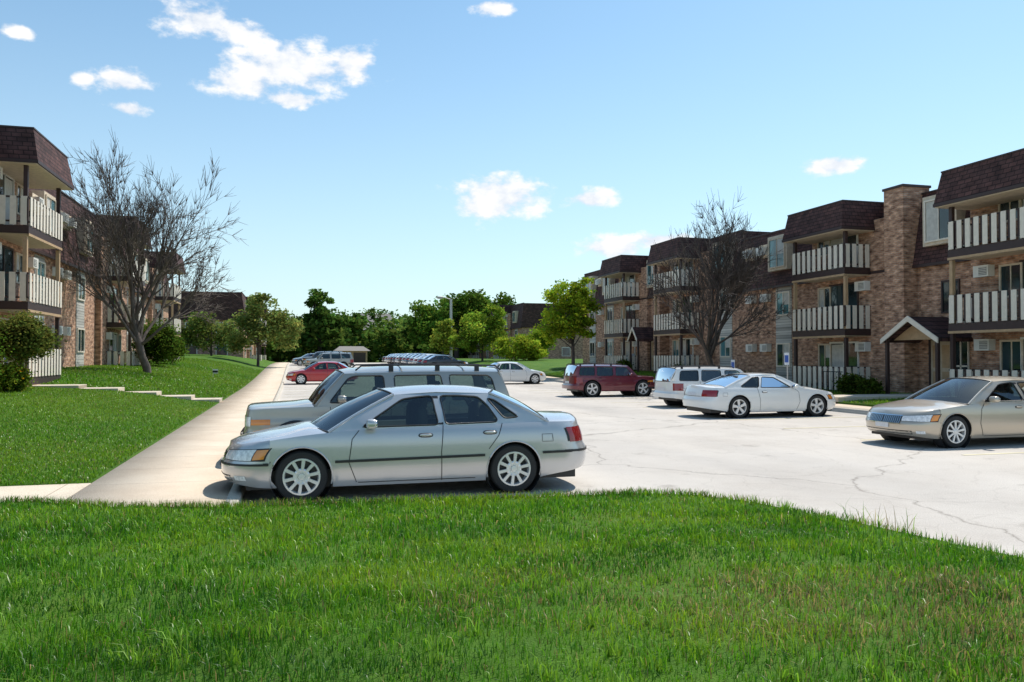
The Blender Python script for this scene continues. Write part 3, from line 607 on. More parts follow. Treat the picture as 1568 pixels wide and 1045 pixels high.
def build_car(name,S0,loc,rz,pm,sx=1,sz=1,Wd=None,grille='bar',mould=True,seatmat=None,kind='sedan',spokes=None):
    sp=copy.deepcopy(S0)
    def sc(ks): return [(a*sx,b*sz) for a,b in ks]
    L=sp['L']*sx; fo=sp['fo']*sx; wb=sp['wb']*sx; Wd=Wd or sp['Wd']; Rw,Ra=sp['Rw'],sp['Ra']; n=sp['n']; Ln,Lt=sp['Ln'],sp['Lt']
    if kind=='wagon': n=3.2; Ln=.42; Lt=.34
    zbk=pch(sc(sp['zb'])); zsf=pch(sc(sp['zs'])); ztf=pch(sc(sp['zt']))
    xn=pch([(a*sz,b) for a,b in sp['xn']]); xt=pch([(a*sz,b) for a,b in sp['xt']]); prf=pch([(a*sz,b) for a,b in sp['pr']])
    xa=[fo,fo+wb]; zw=Rw-.005
    pw=pch([(0,.95),(1.0*sx,.995),(2.5*sx,1.0),(4*sx,.99),(L,.95)])
    def zbf(x):
        z=zbk(x)
        for a in xa:
            d=abs(x-a)
            if d<Ra: z=max(z,zw+math.sqrt(Ra*Ra-d*d))
        return z
    def SP(q,z,end=0):
        Lr=Ln if end==0 else Lt; off=xn(z) if end==0 else xt(z)
        if q<=1:
            s=math.sin(q*math.pi/2); d=Lr*(1-max(0,(1-s**n))**(1/n)); x=off+d
        else:
            s=1; d=Lr+(q-1); x=d+off*max(0,1-(q-1)/.45)
        xx=x if end==0 else L-x
        return Vector((xx,s*Wd*prf(z)*pw(xx),z))
    def side(x,z,off=0):
        e=0 if x<L/2 else 1; q=(x if e==0 else L-x); Lr=Ln if e==0 else Lt; o=xn(z) if e==0 else xt(z)
        d=q-o*max(0,min(1,1-(q-Lr)/.45)) if q>Lr else q-o
        s=1 if d>=Lr else (1-max(0,1-max(d,0)/Lr)**n)**(1/n)
        return Vector((x,s*Wd*prf(z)*pw(x)+off,z))
    E=empty(name,loc,rz); mb=MB()
    cols=[(0,q) for q in np.linspace(0,1,13)]
    xsd=set(np.linspace(Ln,L-Lt,46)[1:-1].tolist())
    for a in xa:
        for k in range(-12,13):
            xv=a+Ra*math.sin(k/12*math.pi/2)
            if Ln<xv<L-Lt: xsd.add(xv)
        xsd.add(a-Ra-.006); xsd.add(a+Ra+.006)
    xs=sorted(xsd); xl=[xs[0]]
    for x in xs[1:]:
        if x-xl[-1]>.004: xl.append(x)
    cols+= [(2,x) for x in xl]+[(1,q) for q in np.linspace(1,0,13)]
    T=[0,.05,.12,.22,.32,.42,.50,.57,.64,.72,.80,.88,.95,1]; K=[.975,.93,.84,.66,.4,.15,0]
    grid=[]
    for e,q in cols:
        col=[]
        x0=SP(q,.5*sz,e).x if e!=2 else q
        for t in T:
            z=zbf(x0)+t*(zsf(x0)-zbf(x0))
            if e==2:
                x=q
                if q<L/2: x=q+xn(z)*max(0,1-(q-Ln)/.45)
                else: x=q-xt(z)*max(0,1-(L-q-Lt)/.45)
                if abs(q-xa[0])<Ra+.01 or abs(q-xa[1])<Ra+.01: x=q
                col.append(Vector((x,Wd*prf(z)*pw(q),z)))
            else: col.append(SP(q,z,e))
        s=col[-1]; Ax=min(max(s.x,Ln*1.3),L-Lt*1.3)
        for k in K:
            x=Ax+k*(s.x-Ax); y=s.y*k
            ys=side(x,zsf(x)).y if x>.02 else .01; f=min(1,abs(y)/max(ys,.01))
            zz=zsf(x)+(ztf(x)-zsf(x))*(1-f**3)
            zz=max(zz,s.z-.4)
            if k>.9 and ztf(x)>=zsf(x): zz=max(zz,s.z)
            col.append(Vector((x,y,zz)))
        grid.append(col)
    nc=len(grid); nr=len(grid[0])
    for sgn in (1,-1):
        vs=[(p.x,p.y*sgn,p.z) for c in grid for p in c]; fa=[];fb=[]
        for i in range(nc-1):
            for j in range(nr-1):
                f=(i*nr+j,(i+1)*nr+j,(i+1)*nr+j+1,i*nr+j+1)
                xm=(grid[i][j].x+grid[i+1][j].x)/2
                cab=j>=len(T)+1 and sp['gh']['A0'][0]*sx+.1<xm<sp['gh']['C0'][0]*sx-.1
                (fb if cab else fa).append(f)
        mb.add(vs,fa,pm)
        if fb: mb.add(vs,fb,seatm)
    mb.obj('body',E,smooth=38)
    d=MB()
    d.box(.35,L-.3,-Wd*.80,Wd*.80,.17*sz+(.1 if sp.get('clad') else 0),.40*sz,blk)
    for a in xa:
        for sgn in (1,-1):
            d.lathe([(Ra+.004,Wd-.03),(Ra+.004,Wd-.28),(0,Wd-.30)],(a,0,zw),32,darkin,sgn)
            pts=[side(a+Ra*math.cos(t),zw+Ra*math.sin(t)) for t in np.linspace(-.25,math.pi+.25,26)]
            d.tube([(p.x,(p.y+.001)*sgn,p.z) for p in pts],.030 if kind=='suv' else .011,6,blk if kind=='suv' else pm,cap=False)
    def patch(end,q0,q1,zl,zh,mat,off=.005,nq=8,nzz=2):
        zl_=zl if callable(zl) else (lambda q:zl); zh_=zh if callable(zh) else (lambda q:zh)
        for sgn in (1,-1):
            vs=[];fs=[]
            for i in range(nq+1):
                q=q0+(q1-q0)*i/nq
                for j in range(nzz+1):
                    z=zl_(q)+(zh_(q)-zl_(q))*j/nzz; p=SP(q,z,end); p2=SP(q+.01,z,end); p1=SP(max(q-.01,0),z,end); t=p2-p1; nrm=Vector((t.y,-t.x,0))
                    if nrm.length<1e-6: nrm=Vector((-1 if end==0 else 1,0,0))
                    nrm.normalize()
                    if nrm.y<0: nrm=-nrm
                    if q<.02: nrm=Vector((-1 if end==0 else 1,0,0))
                    elif end==0 and nrm.x>0 and q<1: nrm=-nrm
                    elif end==1 and nrm.x<0 and q<1: nrm=-nrm
                    p=p+nrm*off; vs.append((p.x,p.y*sgn,p.z))
            for i in range(nq):
                for j in range(nzz): a=i*(nzz+1)+j; fs.append((a,a+nzz+1,a+nzz+2,a+1))
            d.add(vs,fs,mat)
    def line(pts,w,mat,off=.004,sub=5):
        P=[]
        for a,b in zip(pts[:-1],pts[1:]):
            for k in range(sub): P.append((a[0]+(b[0]-a[0])*k/sub,a[1]+(b[1]-a[1])*k/sub))
        P.append(pts[-1])
        for sgn in (1,-1):
            vs=[];fs=[]
            for i,(x,z) in enumerate(P):
                x0,z0=P[max(i-1,0)]; x1,z1=P[min(i+1,len(P)-1)]; t=Vector((x1-x0,z1-z0)).normalized(); nx,nzv=-t.y*w/2,t.x*w/2
                for s2 in (1,-1):
                    p=side(x+nx*s2,z+nzv*s2,off); vs.append((p.x,p.y*sgn,p.z))
            for i in range(len(P)-1): fs.append((2*i,2*i+1,2*i+3,2*i+2))
            d.add(vs,fs,mat)
    for dl in sp['doors']: line([(a*sx,b*sz) for a,b in dl],.010,blk)
    if mould:
        m0,m1=sp['mould'][0]*sz,sp['mould'][1]*sz
        for (a,b) in ((xa[0]+Ra+.03,xa[1]-Ra-.03),(Ln*.9,xa[0]-Ra-.02),(xa[1]+Ra+.02,L-Lt*.8)):
            zm=lambda x:m0+(m1-m0)*x/L
            line([(a,zm(a)),(b,zm(b))],.034 if not sp.get('clad') else .10,blk if mould!='paint' else pm,off=.010,sub=20)
        if mould!='paint' and kind!='suv':
            patch(0,.15,1,sp['mould'][0]*sz-.012,sp['mould'][0]*sz+.016,blk,.009,12,1); patch(1,.0,1,sp['mould'][1]*sz-.016,sp['mould'][1]*sz+.016,blk,.009,12,1)
    for hx,hz in sp['handles']:
        for sgn in (1,-1):
            p=side(hx*sx,hz*sz,.018); d.ell((p.x,p.y*sgn,p.z),(.085,.016,.018),pm,10,6,.6); p=side(hx*sx,hz*sz,.003); d.ell((p.x,p.y*sgn,p.z-.004),(.10,.006,.032),blk,10,6,.7)
    mx_,mz_=sp['mirror']
    for sgn in (1,-1):
        d.ell((mx_*sx,(Wd+.07)*sgn,mz_*sz),(.07,.10,.065),pm,14,8,.6); d.ell((mx_*sx+.055,(Wd+.07)*sgn,mz_*sz),(.02,.085,.052),chrome,14,8,.6)
        d.box(mx_*sx-.04,mx_*sx+.03,min((Wd-.1)*sgn,(Wd)*sgn),max((Wd-.1)*sgn,(Wd)*sgn),mz_*sz-.06,mz_*sz-.02,blk)
    if kind in('sedan','coupe'):
        ht=lambda q:(.66+.075*max(0,q-.33))*sz
        patch(0,.33,.965,lambda q:.548*sz,lambda q:ht(q)+.008,blk,.003,14,3)
        patch(0,.35,.83,lambda q:.556*sz,ht,headl,.007,14,3)
        patch(0,.84,.95,lambda q:(.560+.10*(q-.81))*sz,lambda q:ht(q)-.01,amb,.007,6,3)
        patch(0,0,.31,.56*sz,.64*sz,blk,.004,8,2)
        if grille=='vert':
            patch(0,0,.34,.50*sz,.665*sz,blk,.006,8,2)
            for i in range(9): q=.02+i*.037; patch(0,q,q+.012,.505*sz,.66*sz,chrome,.016,1,3)
            patch(0,0,.35,.655*sz,.675*sz,chrome,.014,8,1); patch(0,0,.35,.49*sz,.505*sz,chrome,.014,8,1)
        else: patch(0,0,.31,.595*sz,.607*sz,chrome,.010,6,1)
        patch(0,0,.55,.285*sz,.36*sz,blk,.004,8,1); patch(0,.62,.78,.30*sz,.36*sz,headl,.004,4,1)
        patch(0,0,.14,.40*sz,.50*sz,plate,.014,4,1)
        patch(1,.42,.90,.68*sz,.885*sz,redl,.006,10,3); patch(1,.90,.93,.69*sz,.875*sz,blk,.006,2,3)
        patch(1,0,.40,.68*sz,.69*sz,blk,.006,6,1); patch(1,0,.17,.70*sz,.80*sz,plate,.012,4,1)
    else:
        patch(0,.0,.42,.70*sz,.90*sz,blk,.006,8,2)
        for i in range(7): q=.03+i*.055; patch(0,q,q+.022,.71*sz,.89*sz,pm,.014,1,2)
        patch(0,.46,.86,.74*sz,.89*sz,headl,.006,8,3); patch(0,.87,1.12,.76*sz,.85*sz,amb,.006,6,3)
        lo=blk if kind=='suv' else pm
        patch(0,.0,1.2,.40*sz,.50*sz,blk,.010,14,1); patch(0,.0,1.16,.50*sz,.60*sz,pm,.035,14,2); patch(0,.0,1.14,.595*sz,.62*sz,lo,.03,14,1)
        patch(1,.66,1.0,.72*sz,1.02*sz,redl,.010,6,3); patch(1,1.0,1.10,.72*sz,1.02*sz,redl,.010,3,3)
        patch(1,.0,1.15,.42*sz,.60*sz,lo,.03,14,2); patch(1,0,.22,.70*sz,.82*sz,plate,.012,4,1)
    if kind!='suv': line([((xa[1]+.40),.80*sz),((xa[1]+.55),.80*sz),((xa[1]+.56),.70*sz),((xa[1]+.40),.70*sz),((xa[1]+.40),.80*sz)],.006,blk,.004,4)
    d.obj('trim',E,smooth=40,recalc=False)
    g=sp['gh']; g2=MB(); gg=MB()
    ptA0=(g['A0'][0]*sx,g['A0'][1]*sz);ptA1=(g['A1'][0]*sx,g['A1'][1]*sz);ptC1=(g['C1'][0]*sx,g['C1'][1]*sz);ptC0=(g['C0'][0]*sx,g['C0'][1]*sz)
    rf=pch(sc(g['roof'])); wr=g['wr']*Wd/.925; zrl=max(ptA1[1],ptC1[1])
    def gy(x,z):
        wbx=side(x,zsf(x)).y*.985; t=max(0,min(1.05,(z-zsf(x))/(zrl-zsf(x)))); return wbx+(wr-wbx)*(t**1.25)
    outline=[ptA0]+[(ptA0[0]+(ptA1[0]-ptA0[0])*t,ptA0[1]+(ptA1[1]-ptA0[1])*t+.02*math.sin(math.pi*t)) for t in (.25,.5,.75)]+[ptA1]+sc(g['mid'])+[ptC1]
    cb=.03 if kind!='suv' else .01
    outline+=[(ptC1[0]+(ptC0[0]-ptC1[0])*t,ptC1[1]+(ptC0[1]-ptC1[1])*t+cb*math.sin(math.pi*t)) for t in (.25,.5,.75)]+[ptC0]
    outline+=[(x,zsf(x)-.03) for x in np.linspace(ptC0[0],ptA0[0],10)]
    def roundpoly(poly):
        out=[]; m=len(poly)
        for i in range(m):
            p=Vector(poly[i]);a=Vector(poly[i-1]);b=Vector(poly[(i+1)%m]); r1=min(.045,(a-p).length*.4); r2=min(.045,(b-p).length*.4)
            pa=p+(a-p).normalized()*r1; pb=p+(b-p).normalized()*r2
            for t in (0,.5,1): q=pa*(1-t)**2+p*2*t*(1-t)+pb*t*t; out.append((q.x,q.y))
        return out
    wins=[roundpoly(sc(w)) for w in g['win']]
    bm=bmesh.new(); es=[]
    for lp in [outline]+wins:
        pts=[]
        for i in range(len(lp)):
            a=Vector(lp[i]);b=Vector(lp[(i+1)%len(lp)]); k=max(1,int((b-a).length/.12))
            for t in range(k): pts.append(a+(b-a)*t/k)
        vv=[bm.verts.new((p.x,0,p.y)) for p in pts]
        for i in range(len(vv)): es.append(bm.edges.new((vv[i],vv[(i+1)%len(vv)])))
    bmesh.ops.triangle_fill(bm,use_beauty=True,use_dissolve=False,edges=es)
    bm.verts.index_update(); vs=[v.co.copy() for v in bm.verts]; fs=[[v.index for v in f.verts] for f in bm.faces]; bm.free()
    for sgn in (1,-1): g2.add([(v.x,gy(v.x,v.z)*sgn,v.z) for v in vs],fs,pm)
    for w in wins:
        bm=bmesh.new(); vv=[bm.verts.new((p[0],0,p[1])) for p in w]; e2=[bm.edges.new((vv[i],vv[(i+1)%len(vv)])) for i in range(len(vv))]
        bmesh.ops.triangle_fill(bm,use_beauty=True,edges=e2); bm.verts.index_update()
        v2=[v.co.copy() for v in bm.verts]; f2=[[v.index for v in f.verts] for f in bm.faces]; bm.free()
        for sgn in (1,-1):
            gg.add([(v.x,(gy(v.x,v.z)-.012)*sgn,v.z) for v in v2],f2,cglass)
            g2.tube([(p[0],gy(p[0],p[1])*sgn,p[1]) for p in w],.012,5,blk,closed=True)
    if kind=='sedan':
        a=g['win'][0]; b2=g['win'][1]
        x0=max(p[0] for p in a)*sx; x1=min(p[0] for p in b2)*sx; z0=max(a[-1][1],b2[0][1])*sz; z1=min(max(p[1] for p in a),max(p[1] for p in b2))*sz
        xt0=max(p[0] for p in a if p[1]>z1/sz-.05)*sx
        for sgn in (1,-1):
            g2.add([(x,(gy(x,z)+.004)*sgn,z) for x,z in [(x0,z0),(x1+.02,z0),(x1-.03,z1),(xt0,z1)]],[(0,1,2,3)],blk)
    NY=14;NX=16
    def rfront(y): return g['wt']*sx+(ptA1[0]-g['wt']*sx)*(abs(y)/wr)**2
    def rback(y): return g['bt']*sx+(ptC1[0]-g['bt']*sx)*(abs(y)/wr)**2
    def edgez(x):
        P=[ptA1]+sc(g['mid'])+[ptC1]; return float(np.interp(x,[p[0] for p in P],[p[1] for p in P]))
    def rz_(x,y): f=(abs(y)/wr)**2.6; return rf(x)*(1-f)+edgez(x)*f
    vs=[]; ysn=[wr*math.sin(a) for a in np.linspace(-math.pi/2,math.pi/2,NY+1)]
    for i in range(NX+1):
        for y in ysn:
            x=rfront(y)+(rback(y)-rfront(y))*i/NX; vs.append((x,y,rz_(x,y)))
    g2.add(vs,[(i*(NY+1)+j,(i+1)*(NY+1)+j,(i+1)*(NY+1)+j+1,i*(NY+1)+j+1) for i in range(NX) for j in range(NY)],pm)
    def screen(bot,top,bul):
        vs=[]
        for i in range(9):
            t=i/8
            for yf in np.linspace(-1,1,15):
                vs.append(bot(yf).lerp(top(yf),t)+Vector((bul[0],0,bul[1]))*math.sin(math.pi*t)*(1-yf*yf*.6))
        return vs,[(i*15+j,(i+1)*15+j,(i+1)*15+j+1,i*15+j+1) for i in range(8) for j in range(14)]
    wA=gy(*ptA0); wC=gy(*ptC0)
    fb=lambda yf:Vector((g['cow'][0]*sx+(ptA0[0]-g['cow'][0]*sx)*yf*yf,wA*yf,g['cow'][1]*sz-.02+(ptA0[1]-g['cow'][1]*sz+.02)*abs(yf)**3))
    ft=lambda yf:Vector((rfront(wr*yf),wr*yf,rz_(rfront(wr*yf),wr*yf)))
    v,f=screen(fb,ft,(-.02,.03)); gg.add(v,f,cglass)
    bb=lambda yf:Vector((g['bb'][0]*sx+(ptC0[0]-g['bb'][0]*sx)*yf*yf,wC*yf,g['bb'][1]*sz-.01+(ptC0[1]-g['bb'][1]*sz+.01)*abs(yf)**3))
    btp=lambda yf:Vector((rback(wr*yf),wr*yf,rz_(rback(wr*yf),wr*yf)))
    v,f=screen(bb,btp,(.02,.03 if kind!='suv' else 0)); gg.add(v,f,cglass)
    for fn in (fb,ft,bb,btp): g2.tube([fn(y) for y in np.linspace(-1,1,15)],.014,5,blk)
    for pa,pb in ((fb,ft),(bb,btp)):
        for sg in (1,-1):
            g2.tube([pa(sg).lerp(pb(sg),t)+Vector((0,0,.02*math.sin(math.pi*t))) for t in np.linspace(0,1,7)],.022,6,pm)
    if sp.get('rails'):
        for sg in (1,-1):
            zr=edgez(3*sx)+.07; x0,x1=g['A1'][0]*sx+.3,g['C1'][0]*sx-.05; up=.03 if kind=='suv' else .015
            g2.tube([(x0-.1,sg*(wr-.07),zr-.05),(x0,sg*(wr-.07),zr+up),(3*sx,sg*(wr-.07),zr+up+.015),(x1,sg*(wr-.07),zr+up),(x1+.1,sg*(wr-.07),zr-.05)],.016,6,blk)
            for xx in (x0+.5,x0+1.3,x0+2.0): g2.box(xx-.04,xx+.04,sg*(wr-.07)-.015,sg*(wr-.07)+.015,zr-.06,zr+up,blk)
        if kind=='suv':
            for xx in (x0+.7,x0+1.8): g2.tube([(xx,-(wr-.07),zr+up+.01),(xx,wr-.07,zr+up+.01)],.013,6,blk)
    g2.obj('cabin_frame',E,smooth=40,recalc=False); gg.obj('glass',E,smooth=60,recalc=False)
    I=MB(); sm=seatmat or seatm
    for i,x in enumerate(sp['seats']):
        x*=sx; zt_=(1.14 if not sp.get('clad') else 1.26)*sz
        for y in (-.36,.36):
            I.ell((x+.28,y,zt_-.20),(.09,.25,.26),sm,14,10,.6)
            I.ell((x+.32,y,zt_+.09),(.055,.13,.085),sm,12,8,.7); I.tube([(x+.3,y-.05,zt_),(x+.31,y-.05,zt_+.08)],.008,5,chrome)
        if i==1: I.box(x+.24,x+.4,-.62,.62,zt_-.4,zt_-.14,sm)
    sx0=(sp['seats'][0]-.42)*sx; zz=(.98 if not sp.get('clad') else 1.1)*sz
    I.tube([(sx0+.09*math.sin(t)*.6,.36+.18*math.cos(t),zz+.17*math.sin(t)) for t in np.linspace(0,2*math.pi,20)[:-1]],.014,5,blk,closed=True)
    I.ell((sx0-.22,0,zz-.12),(.28,.66,.12),blk,14,8,.7)
    I.obj('seats',E,smooth=50)
    for ai,a in enumerate(xa):
        for sgn in (1,-1):
            w=MB(); c=(a,(Wd-.125)*sgn,Rw); R=Rw; ri=R*.69
            w.lathe([(ri,-.09),(R*.9,-.105),(R*.985,-.075),(R,-.03),(R,.03),(R*.985,.075),(R*.93,.098),(R*.82,.106),(ri+.008,.098),(ri,.088)],c,40,rub,sgn)
            w.lathe([(ri+.006,.094),(ri+.002,.102),(ri-.018,.102),(ri-.024,.085),(ri-.03,.03)],c,40,rimm,sgn)
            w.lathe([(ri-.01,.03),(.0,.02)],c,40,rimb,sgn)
            hb=.105 if spokes==10 else .062
            w.lathe([(hb,.05),(hb,.086),(hb-.02,.094),(.045,.082),(.04,.10),(0,.103)],c,28,rimm,sgn)
            ns=spokes or 10
            if ns<=7:
                for k in range(5):
                    t=2*math.pi*k/5; w.ell((c[0]+.035*math.cos(t),c[1]+sgn*.10,c[2]+.035*math.sin(t)),(.007,.006,.007),blk,6,4)
            for k in range(ns):
                t0=2*math.pi*k/ns+.2; hw0=.020 if ns>7 else .035; hw1=.026 if ns>7 else .055
                def P(r,off,y): return (c[0]+r*math.cos(t0)-off*math.sin(t0),c[1]+sgn*y,c[2]+r*math.sin(t0)+off*math.cos(t0))
                w.prism([P(.05,-hw0,.07),P(ri-.008,-hw1,.075),P(ri-.008,hw1,.075),P(.05,hw0,.07)],[P(.05,-hw0*.8,.092),P(ri-.008,-hw1*.8,.096),P(ri-.008,hw1*.8,.096),P(.05,hw0*.8,.092)],rimm)
            w.obj('wheel_%d'%(ai*2+(sgn<0)+1),E,smooth=35)
    return E
def dup(E,name,loc,rz):
    e=empty(name,loc,rz)
    for c in list(E.children):
        o=c.copy(); S.collection.objects.link(o); o.parent=e
    return e
silver=paint('silver_paint',(.56,.555,.56),.45,.27); silver2=paint('pewter_paint',(.36,.345,.31),.4,.3)
whitep=paint('white_paint',(.82,.82,.80),0,.3); gold=paint('champagne_paint',(.54,.47,.38),.45,.28)
maroon=paint('maroon_paint',(.15,.010,.026),.2,.28); redp=paint('red_paint',(.45,.012,.02),.1,.28); dkp=paint('dark_paint',(.05,.055,.065),.3,.3); bluep=paint('steel_blue_paint',(.12,.16,.22),.4,.3)
PI=math.pi
build_car('silver_sedan',SEDAN,(-.93,11.42,0),0,silver,spokes=10,seatmat=seatl)
build_car('silver_suv',SUV,(-.82,14.35,0),0,silver2,kind='suv',spokes=5)
build_car('red_sedan',SEDAN,(-.5,53,float(LZ(53))),0,redp,sx=.9,mould='paint',spokes=7)
build_car('champagne_sedan',SEDAN,(11.95,14.15,0),0,gold,sx=1.0,sz=.985,mould=None,grille='vert',spokes=9,seatmat=seatl)
build_car('white_coupe',COUPE,(16.6,22.2,0),PI,whitep,sx=.96,sz=.96,kind='coupe',mould=None,spokes=5)
build_car('white_wagon',SUV,(17.35,26.8,0),PI,whitep,sx=.95,sz=.87,kind='wagon',mould='paint',spokes=5)
build_car('maroon_suv',SUV,(16.35,34.8,0),PI,maroon,sx=.92,sz=.88,kind='wagon',mould='paint',spokes=5)
build_car('white_sedan',SEDAN,(16.1,50.6,float(LZ(50))),PI,whitep,sx=.92,mould='paint',spokes=7)
build_car('dark_suv',SUV,(1.0,79,float(LZ(79))),0,silver2,kind='suv',spokes=5)
build_car('dark_sedan',SEDAN,(.8,84,float(LZ(84))),0,dkp,spokes=5)
build_car('dark_van',SUV,(.8,90,float(LZ(90))),0,dkp,kind='suv',spokes=5)
base=[]
for i,(p,nm) in enumerate([(dkp,'dark_sedan'),(bluep,'blue_sedan'),(whitep,'white_sedan'),(silver,'silver_sedan')]):
    yy=80+i*3.1; base.append((build_car(nm,SEDAN,(17.2,yy,float(LZ(yy))),PI,p,sx=.95,spokes=5),nm))
for i in range(4,13):
    yy=80+i*3.1; e,nm=base[[1,3,0,2,1,0,3,2,0][i-4]]; dup(e,nm,(17.2,yy,float(LZ(yy))),PI)
for i,yy in enumerate((96,99.5,103,107)): e,nm=base[(i*3+1)%4]; dup(e,nm,(-.3,yy,float(LZ(yy))),0)
# ------------------------------------------------------------ street furniture
metal=plain('galvanised_metal',(.50,.48,.45),.5,.3); signw=plain('sign_white',(.7,.72,.75),.5); signb=plain('sign_blue',(.03,.10,.4),.5)
mb=MB(); mb.tube([(0,0,0),(0,0,8.2)],[.19,.14],10,metal); mb.box(-.25,.25,-.25,.25,0,.6,kerbm)
mb.tube([(0,0,8.1),(-.8,0,8.35),(-1.1,0,8.35)],[.07,.06,.06],8,metal); mb.ell((-1.4,0,8.35),(.5,.2,.14),metal,12,8,.8); mb.box(-1.7,-1.1,-.13,.13,8.17,8.22,white)
o=mb.obj('street_lamp',smooth=50); o.location=(18.9,98,.8)
def sign(loc,m,h=1.9):
    mb=MB(); mb.tube([(0,0,-.2),(0,0,h)],.025,8,metal); mb.box(-.03,-.027,-.16,.16,h-.48,h,signw); mb.box(-.033,-.031,-.12,.12,h-.38,h-.1,m); o=mb.obj('parking_sign'); o.location=loc
sign((18.6,27.2,.1),signb); sign((18.8,31.5,.1),signb,1.6)
mb=MB(); mb.tube([(0,0,-.1),(0,0,.5)],.02,6,metal); mb.box(-.03,.27,-.02,.0,.25,.5,signw); mb.box(-.03,.27,-.025,-.021,.3,.42,darkin); o=mb.obj('lawn_sign'); o.location=(-4.6,50,float(hL(-4.6,50)))
mb=MB()
for k in range(8): mb.tube([(22.2,28.69+k*.16,.2),(22.2,28.7+k*.16,1.2)],.012,5,darkin)
mb.tube([(22.2,28.6,1.2),(22.2,29.9,1.2)],.02,6,darkin); mb.obj('entry_railing')
# ------------------------------------------------------------ sky / sun
W=bpy.data.worlds.new('World'); S.world=W; W.use_nodes=True; nt=W.node_tree; bg=nt.nodes['Background']
SD=Vector((.62,.42,0)).normalized(); EL=math.radians(58)
sky=N(nt,'ShaderNodeTexSky'); sky.sky_type='NISHITA'; sky.sun_disc=False; sky.sun_elevation=EL; sky.sun_rotation=math.atan2(SD.x,SD.y)
sky.air_density=1.0; sky.dust_density=.5; sky.ozone_density=1.2
tc=N(nt,'ShaderNodeTexCoord'); sep=N(nt,'ShaderNodeSeparateXYZ'); nt.links.new(tc.outputs['Generated'],sep.inputs[0])
def M(op,a,b=None,c=None):
    n=N(nt,'ShaderNodeMath',operation=op)
    for i,v in enumerate((a,b,c)):
        if v is None: continue
        if isinstance(v,(int,float)): n.inputs[i].default_value=v
        else: nt.links.new(v,n.inputs[i])
    return n.outputs[0]
u=M('ARCTAN2',sep.outputs['X'],sep.outputs['Y'])
hz=M('SQRT',M('ADD',M('MULTIPLY',sep.outputs['X'],sep.outputs['X']),M('MULTIPLY',sep.outputs['Y'],sep.outputs['Y'])))
v=M('DIVIDE',sep.outputs['Z'],M('MAXIMUM',hz,.01))
cb=N(nt,'ShaderNodeCombineXYZ'); nt.links.new(u,cb.inputs[0]); nt.links.new(v,cb.inputs[1])
no=N(nt,'ShaderNodeTexNoise'); no.inputs['Scale'].default_value=24; no.inputs['Detail'].default_value=7; no.inputs['Roughness'].default_value=.58
mpn=N(nt,'ShaderNodeMapping'); mpn.inputs['Scale'].default_value=(1,1.5,1); nt.links.new(cb.outputs[0],mpn.inputs['Vector']); nt.links.new(mpn.outputs[0],no.inputs['Vector'])
clouds=[(440,100,95,32),(375,125,55,20),(535,95,32,26),(305,26,58,22),(365,48,46,16),(765,300,62,28),(748,316,48,16),(905,305,34,13),(1278,252,42,13),(185,122,36,16),(120,118,18,10),(195,165,26,11),(940,380,50,15),(1010,368,50,11),(755,8,28,12),(445,150,42,11),(20,45,20,9)]
best=None
for px,py,w,h in clouds:
    r_=(px-784)/1220; uu=TH+math.atan(r_); vv=(545-py)/1220/math.sqrt(1+r_*r_); ww=w/1220/(1+r_*r_)*1.35; hh=h/1220/math.sqrt(1+r_*r_)*1.5
    ma=N(nt,'ShaderNodeVectorMath',operation='MULTIPLY_ADD'); nt.links.new(cb.outputs[0],ma.inputs[0]); ma.inputs[1].default_value=(1/ww,1/hh,0); ma.inputs[2].default_value=(-uu/ww,-vv/hh,0)
    ln=N(nt,'ShaderNodeVectorMath',operation='LENGTH'); nt.links.new(ma.outputs[0],ln.inputs[0])
    best=ln.outputs['Value'] if best is None else M('SMOOTH_MIN',best,ln.outputs['Value'],.25)
fld=M('ADD',M('SUBTRACT',1.10,best),M('MULTIPLY',M('SUBTRACT',no.outputs['Fac'],.52),2.5))
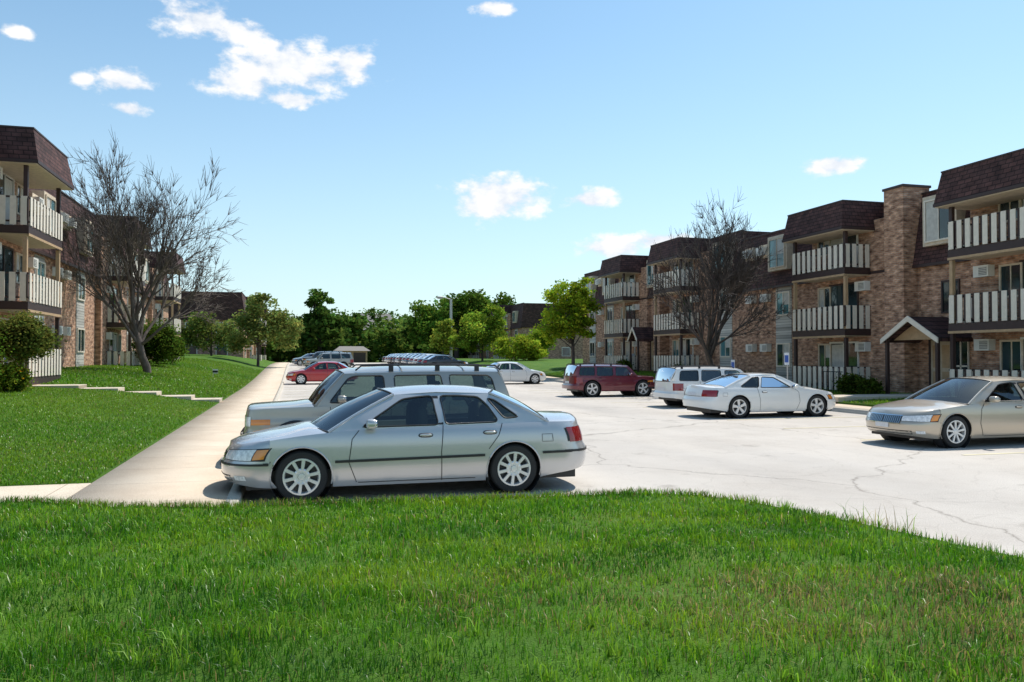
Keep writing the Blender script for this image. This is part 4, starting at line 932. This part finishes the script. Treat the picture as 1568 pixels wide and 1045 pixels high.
mr=N(nt,'ShaderNodeMapRange',interpolation_type='SMOOTHSTEP'); nt.links.new(fld,mr.inputs[0]); mr.inputs[1].default_value=.05; mr.inputs[2].default_value=.66
tint=N(nt,'ShaderNodeMixRGB',blend_type='MULTIPLY'); tint.inputs[0].default_value=1; nt.links.new(sky.outputs[0],tint.inputs[1]); tint.inputs[2].default_value=(1.10,1.34,1.30,1)
hzf=M('POWER',M('SUBTRACT',1.0,M('MINIMUM',M('MAXIMUM',M('MULTIPLY',v,1.6),0.0),1.0)),2.4)
hm=N(nt,'ShaderNodeMixRGB'); nt.links.new(M('MULTIPLY',hzf,.75),hm.inputs[0]); nt.links.new(tint.outputs[0],hm.inputs[1]); hm.inputs[2].default_value=(5.7,6.7,7.3,1)
cr=ramp(nt,[(.38,(.74,.80,.89)),(.6,(1,1,1))]); nt.links.new(no.outputs['Fac'],cr.inputs[0])
cm=N(nt,'ShaderNodeMixRGB',blend_type='MULTIPLY'); cm.inputs[0].default_value=1; cm.inputs[1].default_value=(8.2,8.2,8.2,1); nt.links.new(cr.outputs[0],cm.inputs[2])
mx=N(nt,'ShaderNodeMixRGB'); nt.links.new(mr.outputs[0],mx.inputs[0]); nt.links.new(hm.outputs[0],mx.inputs[1]); nt.links.new(cm.outputs[0],mx.inputs[2])
nt.links.new(mx.outputs[0],bg.inputs[0]); bg.inputs[1].default_value=.130
l=bpy.data.lights.new('sun','SUN'); l.energy=5.0; l.angle=math.radians(.5); l.color=(1,.945,.865); lo=bpy.data.objects.new('sun',l); S.collection.objects.link(lo)
sd=Vector((SD.x*math.cos(EL),SD.y*math.cos(EL),math.sin(EL))); lo.rotation_euler=(-sd).to_track_quat('-Z','Y').to_euler()
# ------------------------------------------------------------ camera
c=bpy.data.cameras.new('camera'); c.lens=28; c.sensor_width=36; c.clip_end=4000; c.clip_start=.05
co=bpy.data.objects.new('camera',c); S.collection.objects.link(co); co.location=(0,0,1.88)
co.rotation_euler=(math.radians(90+1.06),0,-TH); S.camera=co
S.view_settings.view_transform='Standard'; S.view_settings.look='None'; S.view_settings.exposure=0
